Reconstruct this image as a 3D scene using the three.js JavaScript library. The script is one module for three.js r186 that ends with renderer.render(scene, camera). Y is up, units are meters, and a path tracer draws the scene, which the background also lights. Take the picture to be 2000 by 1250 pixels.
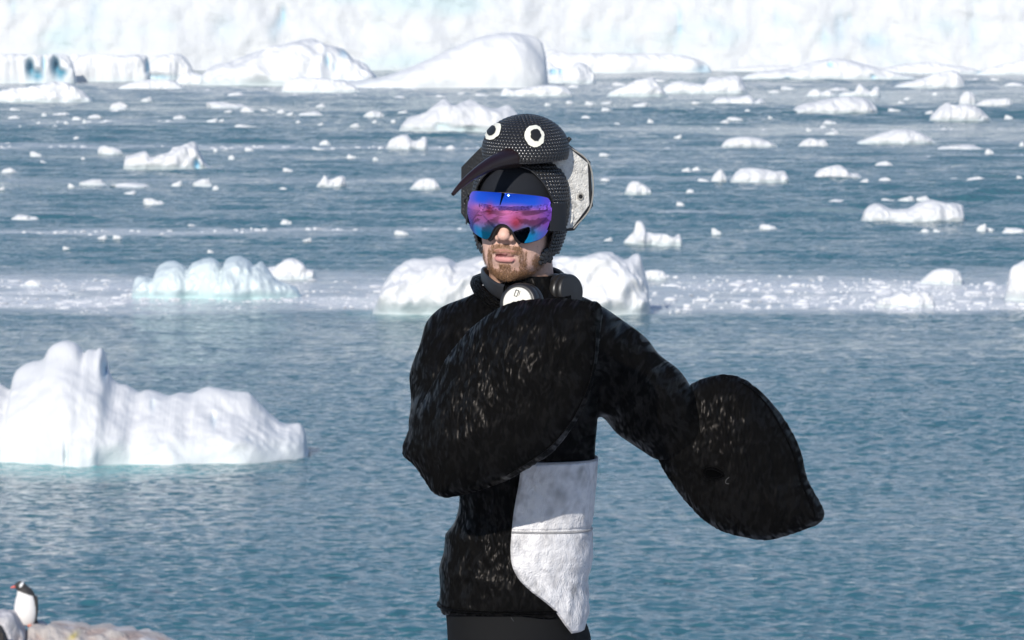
import * as THREE from 'three';
import { mergeGeometries } from 'three/addons/utils/BufferGeometryUtils.js';
import { ImprovedNoise } from 'three/addons/math/ImprovedNoise.js';

// ---------- camera, sky, sun, exposure ----------
const scene = new THREE.Scene();
const FOCAL = 12000, HORIZON = -150;                       // pixels of the 2000 x 1250 photograph
const PITCH = Math.atan((625 - HORIZON) / FOCAL);
const EYE = new THREE.Vector3(0, 14, 0);
const camera = new THREE.PerspectiveCamera(2 * Math.atan(625 / FOCAL) * 180 / Math.PI, 1.6, 0.5, 6000);
camera.position.copy(EYE);
camera.rotation.set(-PITCH, 0, 0);
camera.focus = 11.9;
camera.userData.fStop = 36;
scene.add(camera);

const SUN = new THREE.Vector3(-0.29, 0.47, 0.83).normalize();
const sun = new THREE.DirectionalLight(new THREE.Color(1, 0.945, 0.875), 5.0);
sun.position.set(0, 12, -12).addScaledVector(SUN, 60);
sun.target.position.set(0, 12, -12);
sun.castShadow = true;
sun.shadow.mapSize.set(2048, 2048);
Object.assign(sun.shadow.camera, { left: -12, right: 12, top: 12, bottom: -12, near: 1, far: 140 });
scene.add(sun, sun.target);

{ // clear polar sky: pale lavender at the horizon, deep blue overhead
  const W = 256, H = 128, d = new Float32Array(W * H * 4);
  const stops = [[-1, 0.35, 0.38, 0.42], [0, 0.59, 0.67, 0.79], [0.12, 0.52, 0.66, 0.83], [0.32, 0.33, 0.52, 0.76], [0.6, 0.085, 0.19, 0.44], [1, 0.045, 0.11, 0.32]];
  for (let j = 0; j < H; j++) {
    const y = Math.sin(((j + 0.5) / H - 0.5) * Math.PI);
    let k = 1; while (k < stops.length - 1 && y > stops[k][0]) k++;
    const a = stops[k - 1], b = stops[k], t = Math.min(1, Math.max(0, (y - a[0]) / (b[0] - a[0])));
    for (let i = 0; i < W; i++) for (let c = 0; c < 4; c++) d[(j * W + i) * 4 + c] = c === 3 ? 1 : a[c + 1] + (b[c + 1] - a[c + 1]) * t;
  }
  const sky = new THREE.DataTexture(d, W, H, THREE.RGBAFormat, THREE.FloatType);
  sky.mapping = THREE.EquirectangularReflectionMapping;
  sky.magFilter = THREE.LinearFilter; sky.needsUpdate = true;
  scene.background = sky; scene.environment = sky;
}
scene.fog = new THREE.FogExp2(new THREE.Color(0.86, 0.9, 1), 0.0003); // thin haze over the bay
const renderer = new THREE.WebGLRenderer({ antialias: true });
renderer.toneMapping = THREE.LinearToneMapping;
renderer.toneMappingExposure = 0.96;
renderer.shadowMap.enabled = true;

// ---------- helpers ----------
let seed = 1;
function rnd() { seed = (seed + 0x6D2B79F5) | 0; let t = Math.imul(seed ^ (seed >>> 15), 1 | seed); t = (t + Math.imul(t ^ (t >>> 7), 61 | t)) ^ t; return ((t ^ (t >>> 14)) >>> 0) / 4294967296; }
function hash(i) { let h = Math.imul(i | 0, 374761393) + 668265263; h = Math.imul(h ^ (h >>> 13), 1274126177); return ((h ^ (h >>> 16)) >>> 0) / 4294967296; }
// ImprovedNoise is built on a fixed table, so it is the same at every run
const PN = new ImprovedNoise();
const noise = (x, y, z = 0) => PN.noise(x, y, z);
function fbm(x, y, z, o = 4) { let s = 0, a = 0.5, f = 1; for (let i = 0; i < o; i++) { s += a * noise(x * f + i * 17.3, y * f - i * 9.1, z * f + i * 5.7); a *= 0.5; f *= 2.03; } return s; }
function ridged(x, y, z, o = 3) { let s = 0, a = 0.5, f = 1; for (let i = 0; i < o; i++) { s += a * (1 - 2 * Math.abs(noise(x * f + i * 7.7, y * f, z * f - i * 3.1))); a *= 0.5; f *= 2.1; } return s; }
const clamp = (x, a = 0, b = 1) => Math.min(b, Math.max(a, x));
const sstep = (a, b, x) => { const t = clamp((x - a) / (b - a)); return t * t * (3 - 2 * t); };
const lerp = (a, b, t) => a + (b - a) * t;
const mix3 = (a, b, t) => [lerp(a[0], b[0], t), lerp(a[1], b[1], t), lerp(a[2], b[2], t)];
const smin = (a, b, k) => { const h = clamp(0.5 + 0.5 * (b - a) / k); return lerp(b, a, h) - k * h * (1 - h); };
const smax = (a, b, k) => -smin(-a, -b, k);
function rows(table, y) { // smooth interpolation in a table of [y, ...values]
  const n = table.length;
  if (y <= table[0][0]) return table[0].slice(1);
  if (y >= table[n - 1][0]) return table[n - 1].slice(1);
  let k = 0; while (y > table[k + 1][0]) k++;
  const p0 = table[Math.max(0, k - 1)], p1 = table[k], p2 = table[k + 1], p3 = table[Math.min(n - 1, k + 2)], h = p2[0] - p1[0], t = (y - p1[0]) / h, out = [];
  for (let c = 1; c < p1.length; c++) {
    const m1 = (p2[c] - p0[c]) / (p2[0] - p0[0]) * h, m2 = (p3[c] - p1[c]) / (p3[0] - p1[0]) * h, t2 = t * t, t3 = t2 * t;
    out.push((2 * t3 - 3 * t2 + 1) * p1[c] + (t3 - 2 * t2 + t) * m1 + (-2 * t3 + 3 * t2) * p2[c] + (t3 - t2) * m2);
  }
  return out;
}
// the ray through a pixel of the photograph: forward component 1
const cosP = Math.cos(PITCH), sinP = Math.sin(PITCH);
function ray(px, py) { const x = (px - 1000) / FOCAL, u = (625 - py) / FOCAL; return [x, -sinP + u * cosP, -cosP - u * sinP]; }
function onWater(px, py, y = 0) { const r = ray(px, py), t = (y - EYE.y) / r[1]; return { x: r[0] * t, y, z: r[2] * t, t, s: t / FOCAL }; }
function atZ(px, py, z) { const r = ray(px, py), t = z / r[2]; return [r[0] * t, EYE.y + r[1] * t, z]; }
function project(x, y, z) { const dy = y - EYE.y, f = -dy * sinP - z * cosP, u = dy * cosP - z * sinP; return [1000 + x / f * FOCAL, 625 - u / f * FOCAL]; }

const used = {};
function numbered(name) { const n = used[name] ?? 0; used[name] = n + 1; return n ? name + '_' + String(n).padStart(3, '0') : name; }
function tag(o, label, category, group, kind) {
  if (label) o.userData.label = label;
  if (category) o.userData.category = category;
  if (group) o.userData.group = group;
  if (kind) o.userData.kind = kind;
  return o;
}
function mesh(name, geometry, material, parent = scene) {
  const m = new THREE.Mesh(geometry, material);
  m.name = parent === scene ? numbered(name) : name;
  m.castShadow = m.receiveShadow = true;
  parent.add(m); return m;
}
function thing(name, label, category, x = 0, y = 0, z = 0, group) {
  const g = new THREE.Group(); g.name = numbered(name); g.position.set(x, y, z); scene.add(g);
  return tag(g, label, category, group);
}
function structure(name, geometry, material) { const m = mesh(name, geometry, material); m.userData.kind = 'structure'; return m; }
function geo(pos, idx, { uv, color, normal } = {}) {
  const g = new THREE.BufferGeometry();
  g.setAttribute('position', new THREE.BufferAttribute(new Float32Array(pos), 3));
  if (uv) g.setAttribute('uv', new THREE.BufferAttribute(new Float32Array(uv), 2));
  if (color) g.setAttribute('color', new THREE.BufferAttribute(new Float32Array(color), 3));
  g.setIndex(new THREE.BufferAttribute(new Uint32Array(idx), 1));
  if (normal) g.setAttribute('normal', new THREE.BufferAttribute(new Float32Array(normal), 3)); else g.computeVertexNormals();
  return g;
}
function gridGeo(nu, nv, fn, opt = {}) { // fn(i, j) -> {p, uv, c}
  const pos = [], uv = [], col = [], idx = [];
  for (let j = 0; j < nv; j++) for (let i = 0; i < nu; i++) { const r = fn(i, j); pos.push(...r.p); uv.push(...(r.uv ?? [0, 0])); if (r.c) col.push(...r.c); }
  for (let j = 0; j < nv - 1; j++) for (let i = 0; i < nu - 1; i++) {
    const a = j * nu + i, b = a + 1, c = a + nu, d = c + 1;
    if (opt.skip?.(i, j)) continue;
    if (opt.flip) idx.push(a, c, b, b, c, d); else idx.push(a, b, c, b, d, c);
  }
  return geo(pos, idx, { uv, color: col.length ? col : undefined });
}
// naive surface nets: a smooth mesh of f = 0 between lo and hi with cells of h
function nets(f, lo, hi, h, { color, uv, normals = true } = {}) {
  const n = [0, 1, 2].map((k) => Math.ceil((hi[k] - lo[k]) / h) + 1), [nx, ny, nz] = n, V = new Float32Array(nx * ny * nz);
  for (let k = 0, o = 0; k < nz; k++) for (let j = 0; j < ny; j++) for (let i = 0; i < nx; i++, o++) V[o] = f(lo[0] + i * h, lo[1] + j * h, lo[2] + k * h);
  const cell = new Int32Array(nx * ny * nz).fill(-1), pos = [], idx = [], sy = nx, sz = nx * ny, co = [0, 1, sy, sy + 1, sz, sz + 1, sz + sy, sz + sy + 1];
  const E = [[0, 1], [2, 3], [4, 5], [6, 7], [0, 2], [1, 3], [4, 6], [5, 7], [0, 4], [1, 5], [2, 6], [3, 7]];
  for (let k = 0; k < nz - 1; k++) for (let j = 0; j < ny - 1; j++) for (let i = 0; i < nx - 1; i++) {
    const o = i + j * sy + k * sz; let m = 0;
    for (let c = 0; c < 8; c++) if (V[o + co[c]] < 0) m |= 1 << c;
    if (m === 0 || m === 255) continue;
    let x = 0, y = 0, z = 0, q = 0;
    for (const [a, b] of E) { if (((m >> a) & 1) === ((m >> b) & 1)) continue; const va = V[o + co[a]], vb = V[o + co[b]], t = va / (va - vb); x += lerp(a & 1, b & 1, t); y += lerp((a >> 1) & 1, (b >> 1) & 1, t); z += lerp(a >> 2, b >> 2, t); q++; }
    cell[o] = pos.length / 3; pos.push(lo[0] + (i + x / q) * h, lo[1] + (j + y / q) * h, lo[2] + (k + z / q) * h);
  }
  const quad = (a, b, c, d, flip) => { if (a < 0 || b < 0 || c < 0 || d < 0) return; if (flip) idx.push(a, c, b, a, d, c); else idx.push(a, b, c, a, c, d); };
  for (let k = 1; k < nz - 1; k++) for (let j = 1; j < ny - 1; j++) for (let i = 1; i < nx - 1; i++) {
    const o = i + j * sy + k * sz, s = V[o] < 0;
    if (s !== V[o + 1] < 0) quad(cell[o - sy - sz], cell[o - sz], cell[o], cell[o - sy], !s);
    if (s !== V[o + sy] < 0) quad(cell[o - 1 - sz], cell[o - 1], cell[o], cell[o - sz], !s);
    if (s !== V[o + sz] < 0) quad(cell[o - 1 - sy], cell[o - sy], cell[o], cell[o - 1], !s);
  }
  const N = [], U = [], C = [], e = h * 0.3;
  for (let p = 0; p < pos.length; p += 3) {
    let g = [0, 0, 1];
    for (let it = 0; it < 3; it++) {
      const [x, y, z] = [pos[p], pos[p + 1], pos[p + 2]];
      g = [(f(x + e, y, z) - f(x - e, y, z)) / (2 * e), (f(x, y + e, z) - f(x, y - e, z)) / (2 * e), (f(x, y, z + e) - f(x, y, z - e)) / (2 * e)];
      if (it === 2) break;
      const q = g[0] * g[0] + g[1] * g[1] + g[2] * g[2] + 1e-6, v = clamp(f(x, y, z) / q, -h * 0.5, h * 0.5);
      for (let c = 0; c < 3; c++) pos[p + c] -= clamp(v * g[c], -h * 0.5, h * 0.5);
    }
    const l = Math.hypot(...g) || 1; N.push(g[0] / l, g[1] / l, g[2] / l);
    if (uv) U.push(...uv(pos[p], pos[p + 1], pos[p + 2], N.slice(-3)));
    if (color) C.push(...color(pos[p], pos[p + 1], pos[p + 2], N.slice(-3)));
  }
  return geo(pos, idx, { normal: normals ? N : undefined, uv: uv ? U : undefined, color: color ? C : undefined });
}
const sEll = (x, y, z, c, r) => { const a = (x - c[0]) / r[0], b = (y - c[1]) / r[1], d = (z - c[2]) / r[2], k = Math.hypot(a, b, d), q = Math.hypot(a / r[0], b / r[1], d / r[2]); return k < 1e-6 ? -Math.min(...r) : k * (k - 1) / q; };
function sCap(x, y, z, a, b, ra, rb) {
  const bx = b[0] - a[0], by = b[1] - a[1], bz = b[2] - a[2], px = x - a[0], py = y - a[1], pz = z - a[2];
  const t = clamp((px * bx + py * by + pz * bz) / (bx * bx + by * by + bz * bz));
  return Math.hypot(px - bx * t, py - by * t, pz - bz * t) - lerp(ra, rb, t);
}
function tube(pts, r, { closed = false, seg = 60, rad = 8 } = {}) {
  const c = new THREE.CatmullRomCurve3(pts.map((p) => new THREE.Vector3(...p)), closed, 'centripetal');
  const g = new THREE.TubeGeometry(c, seg, 1, rad, closed), P = g.attributes.position, N = g.attributes.normal;
  for (let i = 0; i < P.count; i++) { const t = Math.floor(i / (rad + 1)) / seg, R = typeof r === 'function' ? r(t) : r; P.setXYZ(i, P.getX(i) + N.getX(i) * (R - 1), P.getY(i) + N.getY(i) * (R - 1), P.getZ(i) + N.getZ(i) * (R - 1)); }
  if (typeof r === 'function') g.computeVertexNormals();
  return g;
}
function tex(n, fn, { srgb = false, float = false, repeat = [1, 1] } = {}) { // fn(u, v) -> [r, g, b] in 0..1
  const d = float ? new Float32Array(n * n * 4) : new Uint8Array(n * n * 4);
  for (let j = 0; j < n; j++) for (let i = 0; i < n; i++) { const c = fn(i / n, j / n, i, j), o = (j * n + i) * 4; for (let k = 0; k < 3; k++) d[o + k] = float ? c[k] : clamp(c[k]) * 255; d[o + 3] = (c[3] === undefined ? 1 : clamp(c[3])) * (float ? 1 : 255); }
  const t = new THREE.DataTexture(d, n, n, THREE.RGBAFormat, float ? THREE.FloatType : THREE.UnsignedByteType);
  t.wrapS = t.wrapT = THREE.RepeatWrapping; t.magFilter = THREE.LinearFilter; t.repeat.set(...repeat);
  if (srgb) t.colorSpace = THREE.SRGBColorSpace;
  t.needsUpdate = true; return t;
}
// tileable noise on the unit square, f cells across
function tnoise(u, v, f, s = 0) {
  const x = u * f, y = v * f, n = (a, b) => noise(a + s * 31.7, b + s * 11.3, s * 5.1 + 0.37), wx = u, wy = v;
  return (n(x, y) * (1 - wx) + n(x - f, y) * wx) * (1 - wy) + (n(x, y - f) * (1 - wx) + n(x - f, y - f) * wx) * wy;
}
function tnoise2(u, v, fx, fy, s = 0) { const x = u * fx, y = v * fy, n = (a, b) => noise(a + s * 31.7, b + s * 11.3, s * 5.1 + 0.37); return (n(x, y) * (1 - u) + n(x - fx, y) * u) * (1 - v) + (n(x, y - fy) * (1 - u) + n(x - fx, y - fy) * u) * v; }
const std = (o) => new THREE.MeshPhysicalMaterial({ roughness: 0.6, metalness: 0, ...o });

// ---------- the setting: water, land, glacier ----------
// fields of slush and calm streaks that lie on the sea, in metres
const zAt = (py) => onWater(1000, py).z;
const BAND_FAR = zAt(527), BAND_NEAR = zAt(612);
function slush(x, z) {
  const d = -z;
  let s = 0;
  // brash ice band
  const zz = z + 2.5 * noise(x * 0.11, 3.1) + 1.2 * noise(x * 0.5, 8.8);
  const b = sstep(BAND_FAR - 6, BAND_FAR + 14, zz) * (1 - sstep(BAND_NEAR - 3, BAND_NEAR + 1, zz));
  const gap = sstep(-0.12, 0.22, noise(x * 0.10, z * 0.16, 4.2) + 0.7 * noise(x * 0.45, z * 0.5, 1.7) + 0.1);
  s = Math.max(s, b * (0.6 + 0.36 * gap));
  // streaks beyond
  if (d > 215) {
    const t = z + 0.03 * x * (d / 300);
    const q = noise(x * 0.012 + 4, t * 0.085, 7.7) + 0.5 * noise(x * 0.03, t * 0.21, 2.2);
    s = Math.max(s, sstep(0.16, 0.5, q) * 0.2 * sstep(215, 240, d));
    s = Math.max(s, sstep(0.44, 0.6, q + 0.25 * noise(x * 0.3, t * 0.3, 5)) * 0.6 * sstep(215, 240, d));
  }
  if (d > 440) s = Math.max(s, sstep(450, 545, d) * (0.34 + 0.5 * noise(x * 0.03, z * 0.06, 9)));
  return clamp(s);
}
const ruffle = (x, z) => clamp(1 + 1.5 * noise(x * 0.014 + 3, z * 0.022, 6.1) + 0.6 * noise(x * 0.05, z * 0.07, 2.6), 0.25, 2);

{
  // small ripples in a tile of 14.6 m
  const N = 1024, L = 14.6, H = new Float32Array(N * N);
  seed = 77;
  const waves = [];
  for (let tries = 0; waves.length < 120 && tries < 5000; tries++) {
    const lam = 0.2 * Math.pow(1.5 / 0.2, rnd()), th = (rnd() + rnd() - 1) * 1.5 + 0.2, k = L / lam;
    const i = Math.round(k * Math.sin(th)), j = Math.round(k * Math.cos(th));
    if (i || j) waves.push([i, j, L / Math.hypot(i, j), rnd() * 6.283]);
  }
  for (const [i, j, lam, ph] of waves) {
    const a = (lam < 0.6 ? 0.036 : 0.017) * lam / 6.283 * (lam > 0.8 ? 0.75 : 1);
    const ci = new Float32Array(N), si = new Float32Array(N);
    for (let x = 0; x < N; x++) { ci[x] = Math.cos(6.28318 * i * x / N); si[x] = Math.sin(6.28318 * i * x / N); }
    for (let y = 0; y < N; y++) { const c = Math.cos(6.28318 * j * y / N + ph) * a, s = Math.sin(6.28318 * j * y / N + ph) * a; for (let x = 0; x < N; x++) H[y * N + x] += ci[x] * c - si[x] * s; }
  }
  // crests a little sharper than troughs; stored as normals
  for (let i = 0; i < N * N; i++) H[i] += 3 * H[i] * Math.abs(H[i]);
  const px = L / N, ripples = tex(N, (u, v, i, j) => { const dx = (H[j * N + (i + 1) % N] - H[j * N + (i + N - 1) % N]) / (2 * px), dy = (H[((j + 1) % N) * N + i] - H[((j + N - 1) % N) * N + i]) / (2 * px), l = Math.hypot(dx, dy, 1); return [0.5 - 0.5 * dx / l, 0.5 - 0.5 * dy / l, 0.5 + 0.5 / l]; }, { repeat: [1 / L, 1 / L] });
  const water = std({ color: 0xffffff, vertexColors: true, roughness: 0.07, ior: 1.333, normalMap: ripples });
  // grid: fine where the sea is seen, coarse out to the horizon
  const xs = [], zs = [];
  for (let x = 0, st = 0.13; x < 62; x += st) { if (x > 13) st = Math.min(0.5, st * 1.03); if (x) xs.unshift(-x); xs.push(x); }
  for (let q = xs[xs.length - 1], st = 0.5; q < 2600;) { st *= 1.22; q += st; xs.unshift(-q); xs.push(q); }
  for (let z = -98, st = 0.12; z > -640; z -= st) { if (z < -160) st = Math.min(z < -520 ? 1 : 0.37, st * 1.004); zs.push(z); }
  for (let z = zs[zs.length - 1], st = 1; z > -5200;) { st *= 1.2; z -= st; zs.push(z); }
  for (let z = -98, st = 0.4; z < 2500;) { st *= 1.2; z += st; zs.unshift(z); }
  seed = 5;
  const swell = [];
  for (let k = 0; k < 80; k++) { const far = k > 63, lam = far ? 1.5 + (k - 64) * 0.16 : 0.34 * Math.pow(11 / 0.34, Math.pow(k / 63, 1.7)), th = far ? (rnd() - 0.5) * 0.5 : (rnd() + rnd() - 1) * 1.75 + 0.25; swell.push([Math.sin(th) * 6.283 / lam, Math.cos(th) * 6.283 / lam, (far ? 0.02 : 0.0225 * (lam > 0.8 ? Math.pow(0.8 / lam, 1.1) : 1)) * lam / 6.283, rnd() * 6.283, lam, far]); }
  for (const w of swell) w.splice(5, 0, (w[2] * 6.283 / w[4]) ** 2);
  const slopes = swell.reduce((s, w) => s + (w[6] ? 0 : w[5]), 0);
  const nx = xs.length, nz = zs.length, pos = new Float32Array(nx * nz * 3), uv = new Float32Array(nx * nz * 2), col = new Float32Array(nx * nz * 3), idx = new Uint32Array((nx - 1) * (nz - 1) * 6);
  const deep = [0.026, 0.118, 0.148], ice = [0.68, 0.69, 0.71], shelf = [0.16, 0.42, 0.42];
  const hero = onWater(150, 912), glassy = onWater(420, 585), wide = onWater(800, 615);
  for (let j = 0, o = 0; j < nz; j++) for (let i = 0; i < nx; i++, o++) {
    const x = xs[i], z = zs[j], fine = Math.abs(x) < 62 && z < -97 && z > -645;
    let y = 0, c = deep; const kz = 6.283 / Math.max(0.3, (j ? zs[j - 1] - z : 3) * 3.4), kx = 6.283 / Math.max(0.3, (i ? x - xs[i - 1] : 3) * 3);
    if (fine) {
      const s = slush(x, z), r = ruffle(x, z) * (1 - 0.85 * s);
      const edge = 1 - sstep(40, 62, Math.abs(x)) , dl = 0.5 + 220 / -z;
      const away = sstep(170, 240, -z); let kept = 0; for (const w of swell) if (Math.abs(w[1]) < kz && Math.abs(w[0]) < kx) { const g = w[6] ? away : 1; if (g <= 0) continue; kept += w[5] * g * g; y += g * w[2] * Math.sin(w[0] * x + w[1] * z + w[3]); }
      y *= Math.min(3.4, Math.sqrt(slopes * (1 + 0.5 * away) / Math.max(kept, 1e-9)));
      y = (y + 2.2 * y * Math.abs(y)) * r * edge;
      c = mix3(deep, ice, s);
      // ice under the water in front of the largest bergs shows through as turquoise
      for (const [b, rx, rz, k] of [[hero, 6.2, 5.5, 0.9], [wide, 3.2, 5, 0.4], [glassy, 3.4, 5, 0.4]]) {
        const ex = (x - b.x) / rx, ez = (z - b.z) / rz, q = (1 - sstep(0.15, 1, Math.hypot(ex, ez) + 0.25 * noise(x * 0.8, z * 0.5, 3))) * k;
        if (q > 0) c = mix3(c, shelf, q);
      }
    }
    pos.set([x, y, z], o * 3); uv.set([x + 0.35 * z * 0.12, z], o * 2); col.set(c, o * 3);
  }
  let q = 0;
  for (let j = 0; j < nz - 1; j++) for (let i = 0; i < nx - 1; i++) { const a = j * nx + i, b = a + 1, c = a + nx, d = c + 1; idx.set([a, b, c, b, d, c], q); q += 6; }
  // rows run from +z to -z, so the upper side needs this winding
  const g = new THREE.BufferGeometry();
  g.setAttribute('position', new THREE.BufferAttribute(pos, 3)); g.setAttribute('uv', new THREE.BufferAttribute(uv, 2)); g.setAttribute('color', new THREE.BufferAttribute(col, 3));
  g.setIndex(new THREE.BufferAttribute(idx, 1)); g.computeVertexNormals();
  structure('water', g, water);
}

// the land the man stands on: a snowy, stony slope that falls to the shore, and snow hills behind the camera
const snowBump = tex(512, (u, v) => { const h = 0.5 + 0.5 * tnoise(u, v, 6) + 0.3 * tnoise(u, v, 17, 2) + 0.16 * tnoise(u, v, 48, 3); return [h, h, h]; });
function landHeight(x, z) {
  let y;
  if (z < -15) y = lerp(11.66, -3, sstep(0, 1, clamp((-15 - z) / 36)) * 0.55 + 0.45 * clamp((-15 - z) / 36));
  else y = 11.66 + (z + 15) * 0.045 * (z > -10 ? 1 : 0) + (z > -10 ? -0.1 : 0);
  const flat = sstep(1.2, 5, Math.hypot(x, z + 12));
  if (z > 0) y = Math.min(y, 13) + 0.0 * z;
  return y + flat * (0.45 * fbm(x * 0.09, z * 0.09, 1.3, 4) + 0.12 * fbm(x * 0.7, z * 0.7, 4.1, 3)) + (z > -4 ? 1.1 * Math.max(0, ridged(x * 0.13 + 3, z * 0.11, 2.2, 3) - 0.12) * sstep(-4, 6, z) * sstep(1.5, 4, Math.abs(x)) : 0) - (Math.abs(x) > 60 ? (Math.abs(x) - 60) * 0.12 : 0) + (z > 15 ? -0.02 * (z - 15) : 0);
}
{
  const snow = std({ vertexColors: true, roughness: 0.75, bumpMap: snowBump.clone(), bumpScale: 0.04 });
  snow.bumpMap.repeat.set(0.5, 0.5);
  const N = 170, at = (k) => Math.sign(k) * (Math.abs(k) * 0.12 + Math.pow(Math.abs(k) / 85, 3) * 130);
  const g = gridGeo(N + 1, N + 1, (i, j) => {
    const x = at(i - N / 2), z = -12 - at(j - N / 2), y = landHeight(x, z);
    const rock = Math.max(sstep(0.04, 0.12, fbm(x * 0.25, z * 0.25, 9.2, 4) - 0.04), z > -4 ? sstep(0.1, 0.25, ridged(x * 0.13 + 3, z * 0.11, 2.2, 3)) * sstep(1.5, 4, Math.abs(x)) : 0);
    return { p: [x, y, z], uv: [x, z], c: mix3([0.42, 0.43, 0.45], [0.13, 0.125, 0.11], z < -17 ? Math.max(rock, 0.6) : rock * 0.9) };
  });
  structure('ground', g, snow);
  const h = gridGeo(120, 40, (i, j) => {
    const a = lerp(-0.15, Math.PI + 0.15, i / 119), r = lerp(300, 900, j / 39), x = Math.cos(a) * r, z = Math.sin(a) * r + 40;
    const up = sstep(0, 0.4, j / 39) * (60 + 75 * ridged(x * 0.004, z * 0.004, 3, 4));
    const y = Math.max(-4, Math.min(up, r * 0.2)) - 2;
    return { p: [x, y, z], uv: [x, z], c: mix3([0.8, 0.82, 0.86], [0.1, 0.09, 0.09], sstep(0.05, 0.25, fbm(x * 0.02, y * 0.06, z * 0.02, 4))) };
  });
  structure('hills', h, snow);
}

// ice
const iceBump = tex(512, (u, v) => { const h = 0.5 + 0.45 * tnoise(u, v, 5, 1) + 0.28 * tnoise(u, v, 13, 2) + 0.16 * tnoise(u, v, 37, 4) + 0.1 * tnoise(u, v, 90, 5); return [h, h, h]; });
const iceMat = std({ vertexColors: true, roughness: 0.55, specularIntensity: 0.6, bumpMap: iceBump.clone(), bumpScale: 0.04 });
iceMat.bumpMap.repeat.set(0.4, 0.4);
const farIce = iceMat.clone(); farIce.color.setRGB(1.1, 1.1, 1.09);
const glassIce = std({ vertexColors: true, roughness: 0.32, bumpMap: iceMat.bumpMap, bumpScale: 0.04 });
const SNOW = [0.72, 0.725, 0.725], TEAL = [0.47, 0.66, 0.67], BLUE = [0.25, 0.54, 0.7], DEEP = [0.05, 0.25, 0.36];

{ // the glacier's front: a wall of broken ice across the whole view
  const z0 = onWater(1000, 139).z, s = -z0 / FOCAL;
  const marks = [[554, 30, 3.5, 16, 0.8], [546, 46, 5, 14, 0.45], [534, 62, 9, 18, 0.25], [1325, 32, 4, 14, 0.7], [1328, 58, 6, 11, 0.6], [1322, 84, 3, 22, 0.3], [1903, 70, 8, 34, 0.3], [1518, 35, 6, 16, 0.35], [1640, 55, 12, 34, 0.3], [1710, 78, 22, 18, 0.35], [440, 55, 24, 26, 0.2], [185, 20, 16, 30, 0.25], [25, 12, 8, 18, 0.3], [1612, 70, 6, 24, 0.35], [1660, 38, 5, 12, 0.3]];
  const g = gridGeo(820, 90, (i, j) => {
    const x = lerp(-170, 170, i / 819), t = j / 89, y = -0.6 + 12 * Math.pow(t, 1.1);
    const bed = 3.2 * fbm(x * 0.05, y * 0.02, 2, 3), wx = x + 5 * fbm(x * 0.06, y * 0.09, 6.6, 3), flute = 0.6 * ridged((wx + 0.7 * y) * 0.1, y * 0.13, 5, 3), block = 0.9 * fbm(x * 0.45, y * 0.3, 8, 4);
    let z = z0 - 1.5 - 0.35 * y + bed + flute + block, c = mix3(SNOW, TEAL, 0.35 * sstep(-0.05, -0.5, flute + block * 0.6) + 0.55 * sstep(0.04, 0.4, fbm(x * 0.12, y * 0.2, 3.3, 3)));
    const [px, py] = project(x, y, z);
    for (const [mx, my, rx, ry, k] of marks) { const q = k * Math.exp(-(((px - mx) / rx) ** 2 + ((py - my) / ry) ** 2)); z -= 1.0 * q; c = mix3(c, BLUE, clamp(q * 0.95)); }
    return { p: [x, y, z], uv: [x, y], c };
  });
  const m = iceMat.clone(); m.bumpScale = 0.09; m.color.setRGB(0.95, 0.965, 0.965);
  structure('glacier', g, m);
  const top = gridGeo(60, 30, (i, j) => { const x = lerp(-170, 170, i / 59), t = j / 29, z = z0 - 7 - 700 * t * t; return { p: [x * (1 + 6 * t), 10.6 + 22 * t + 4 * fbm(x * 0.03, t * 9, 4, 3), z], uv: [x, z], c: SNOW }; });
  structure('glacier', top, m);
}

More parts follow.
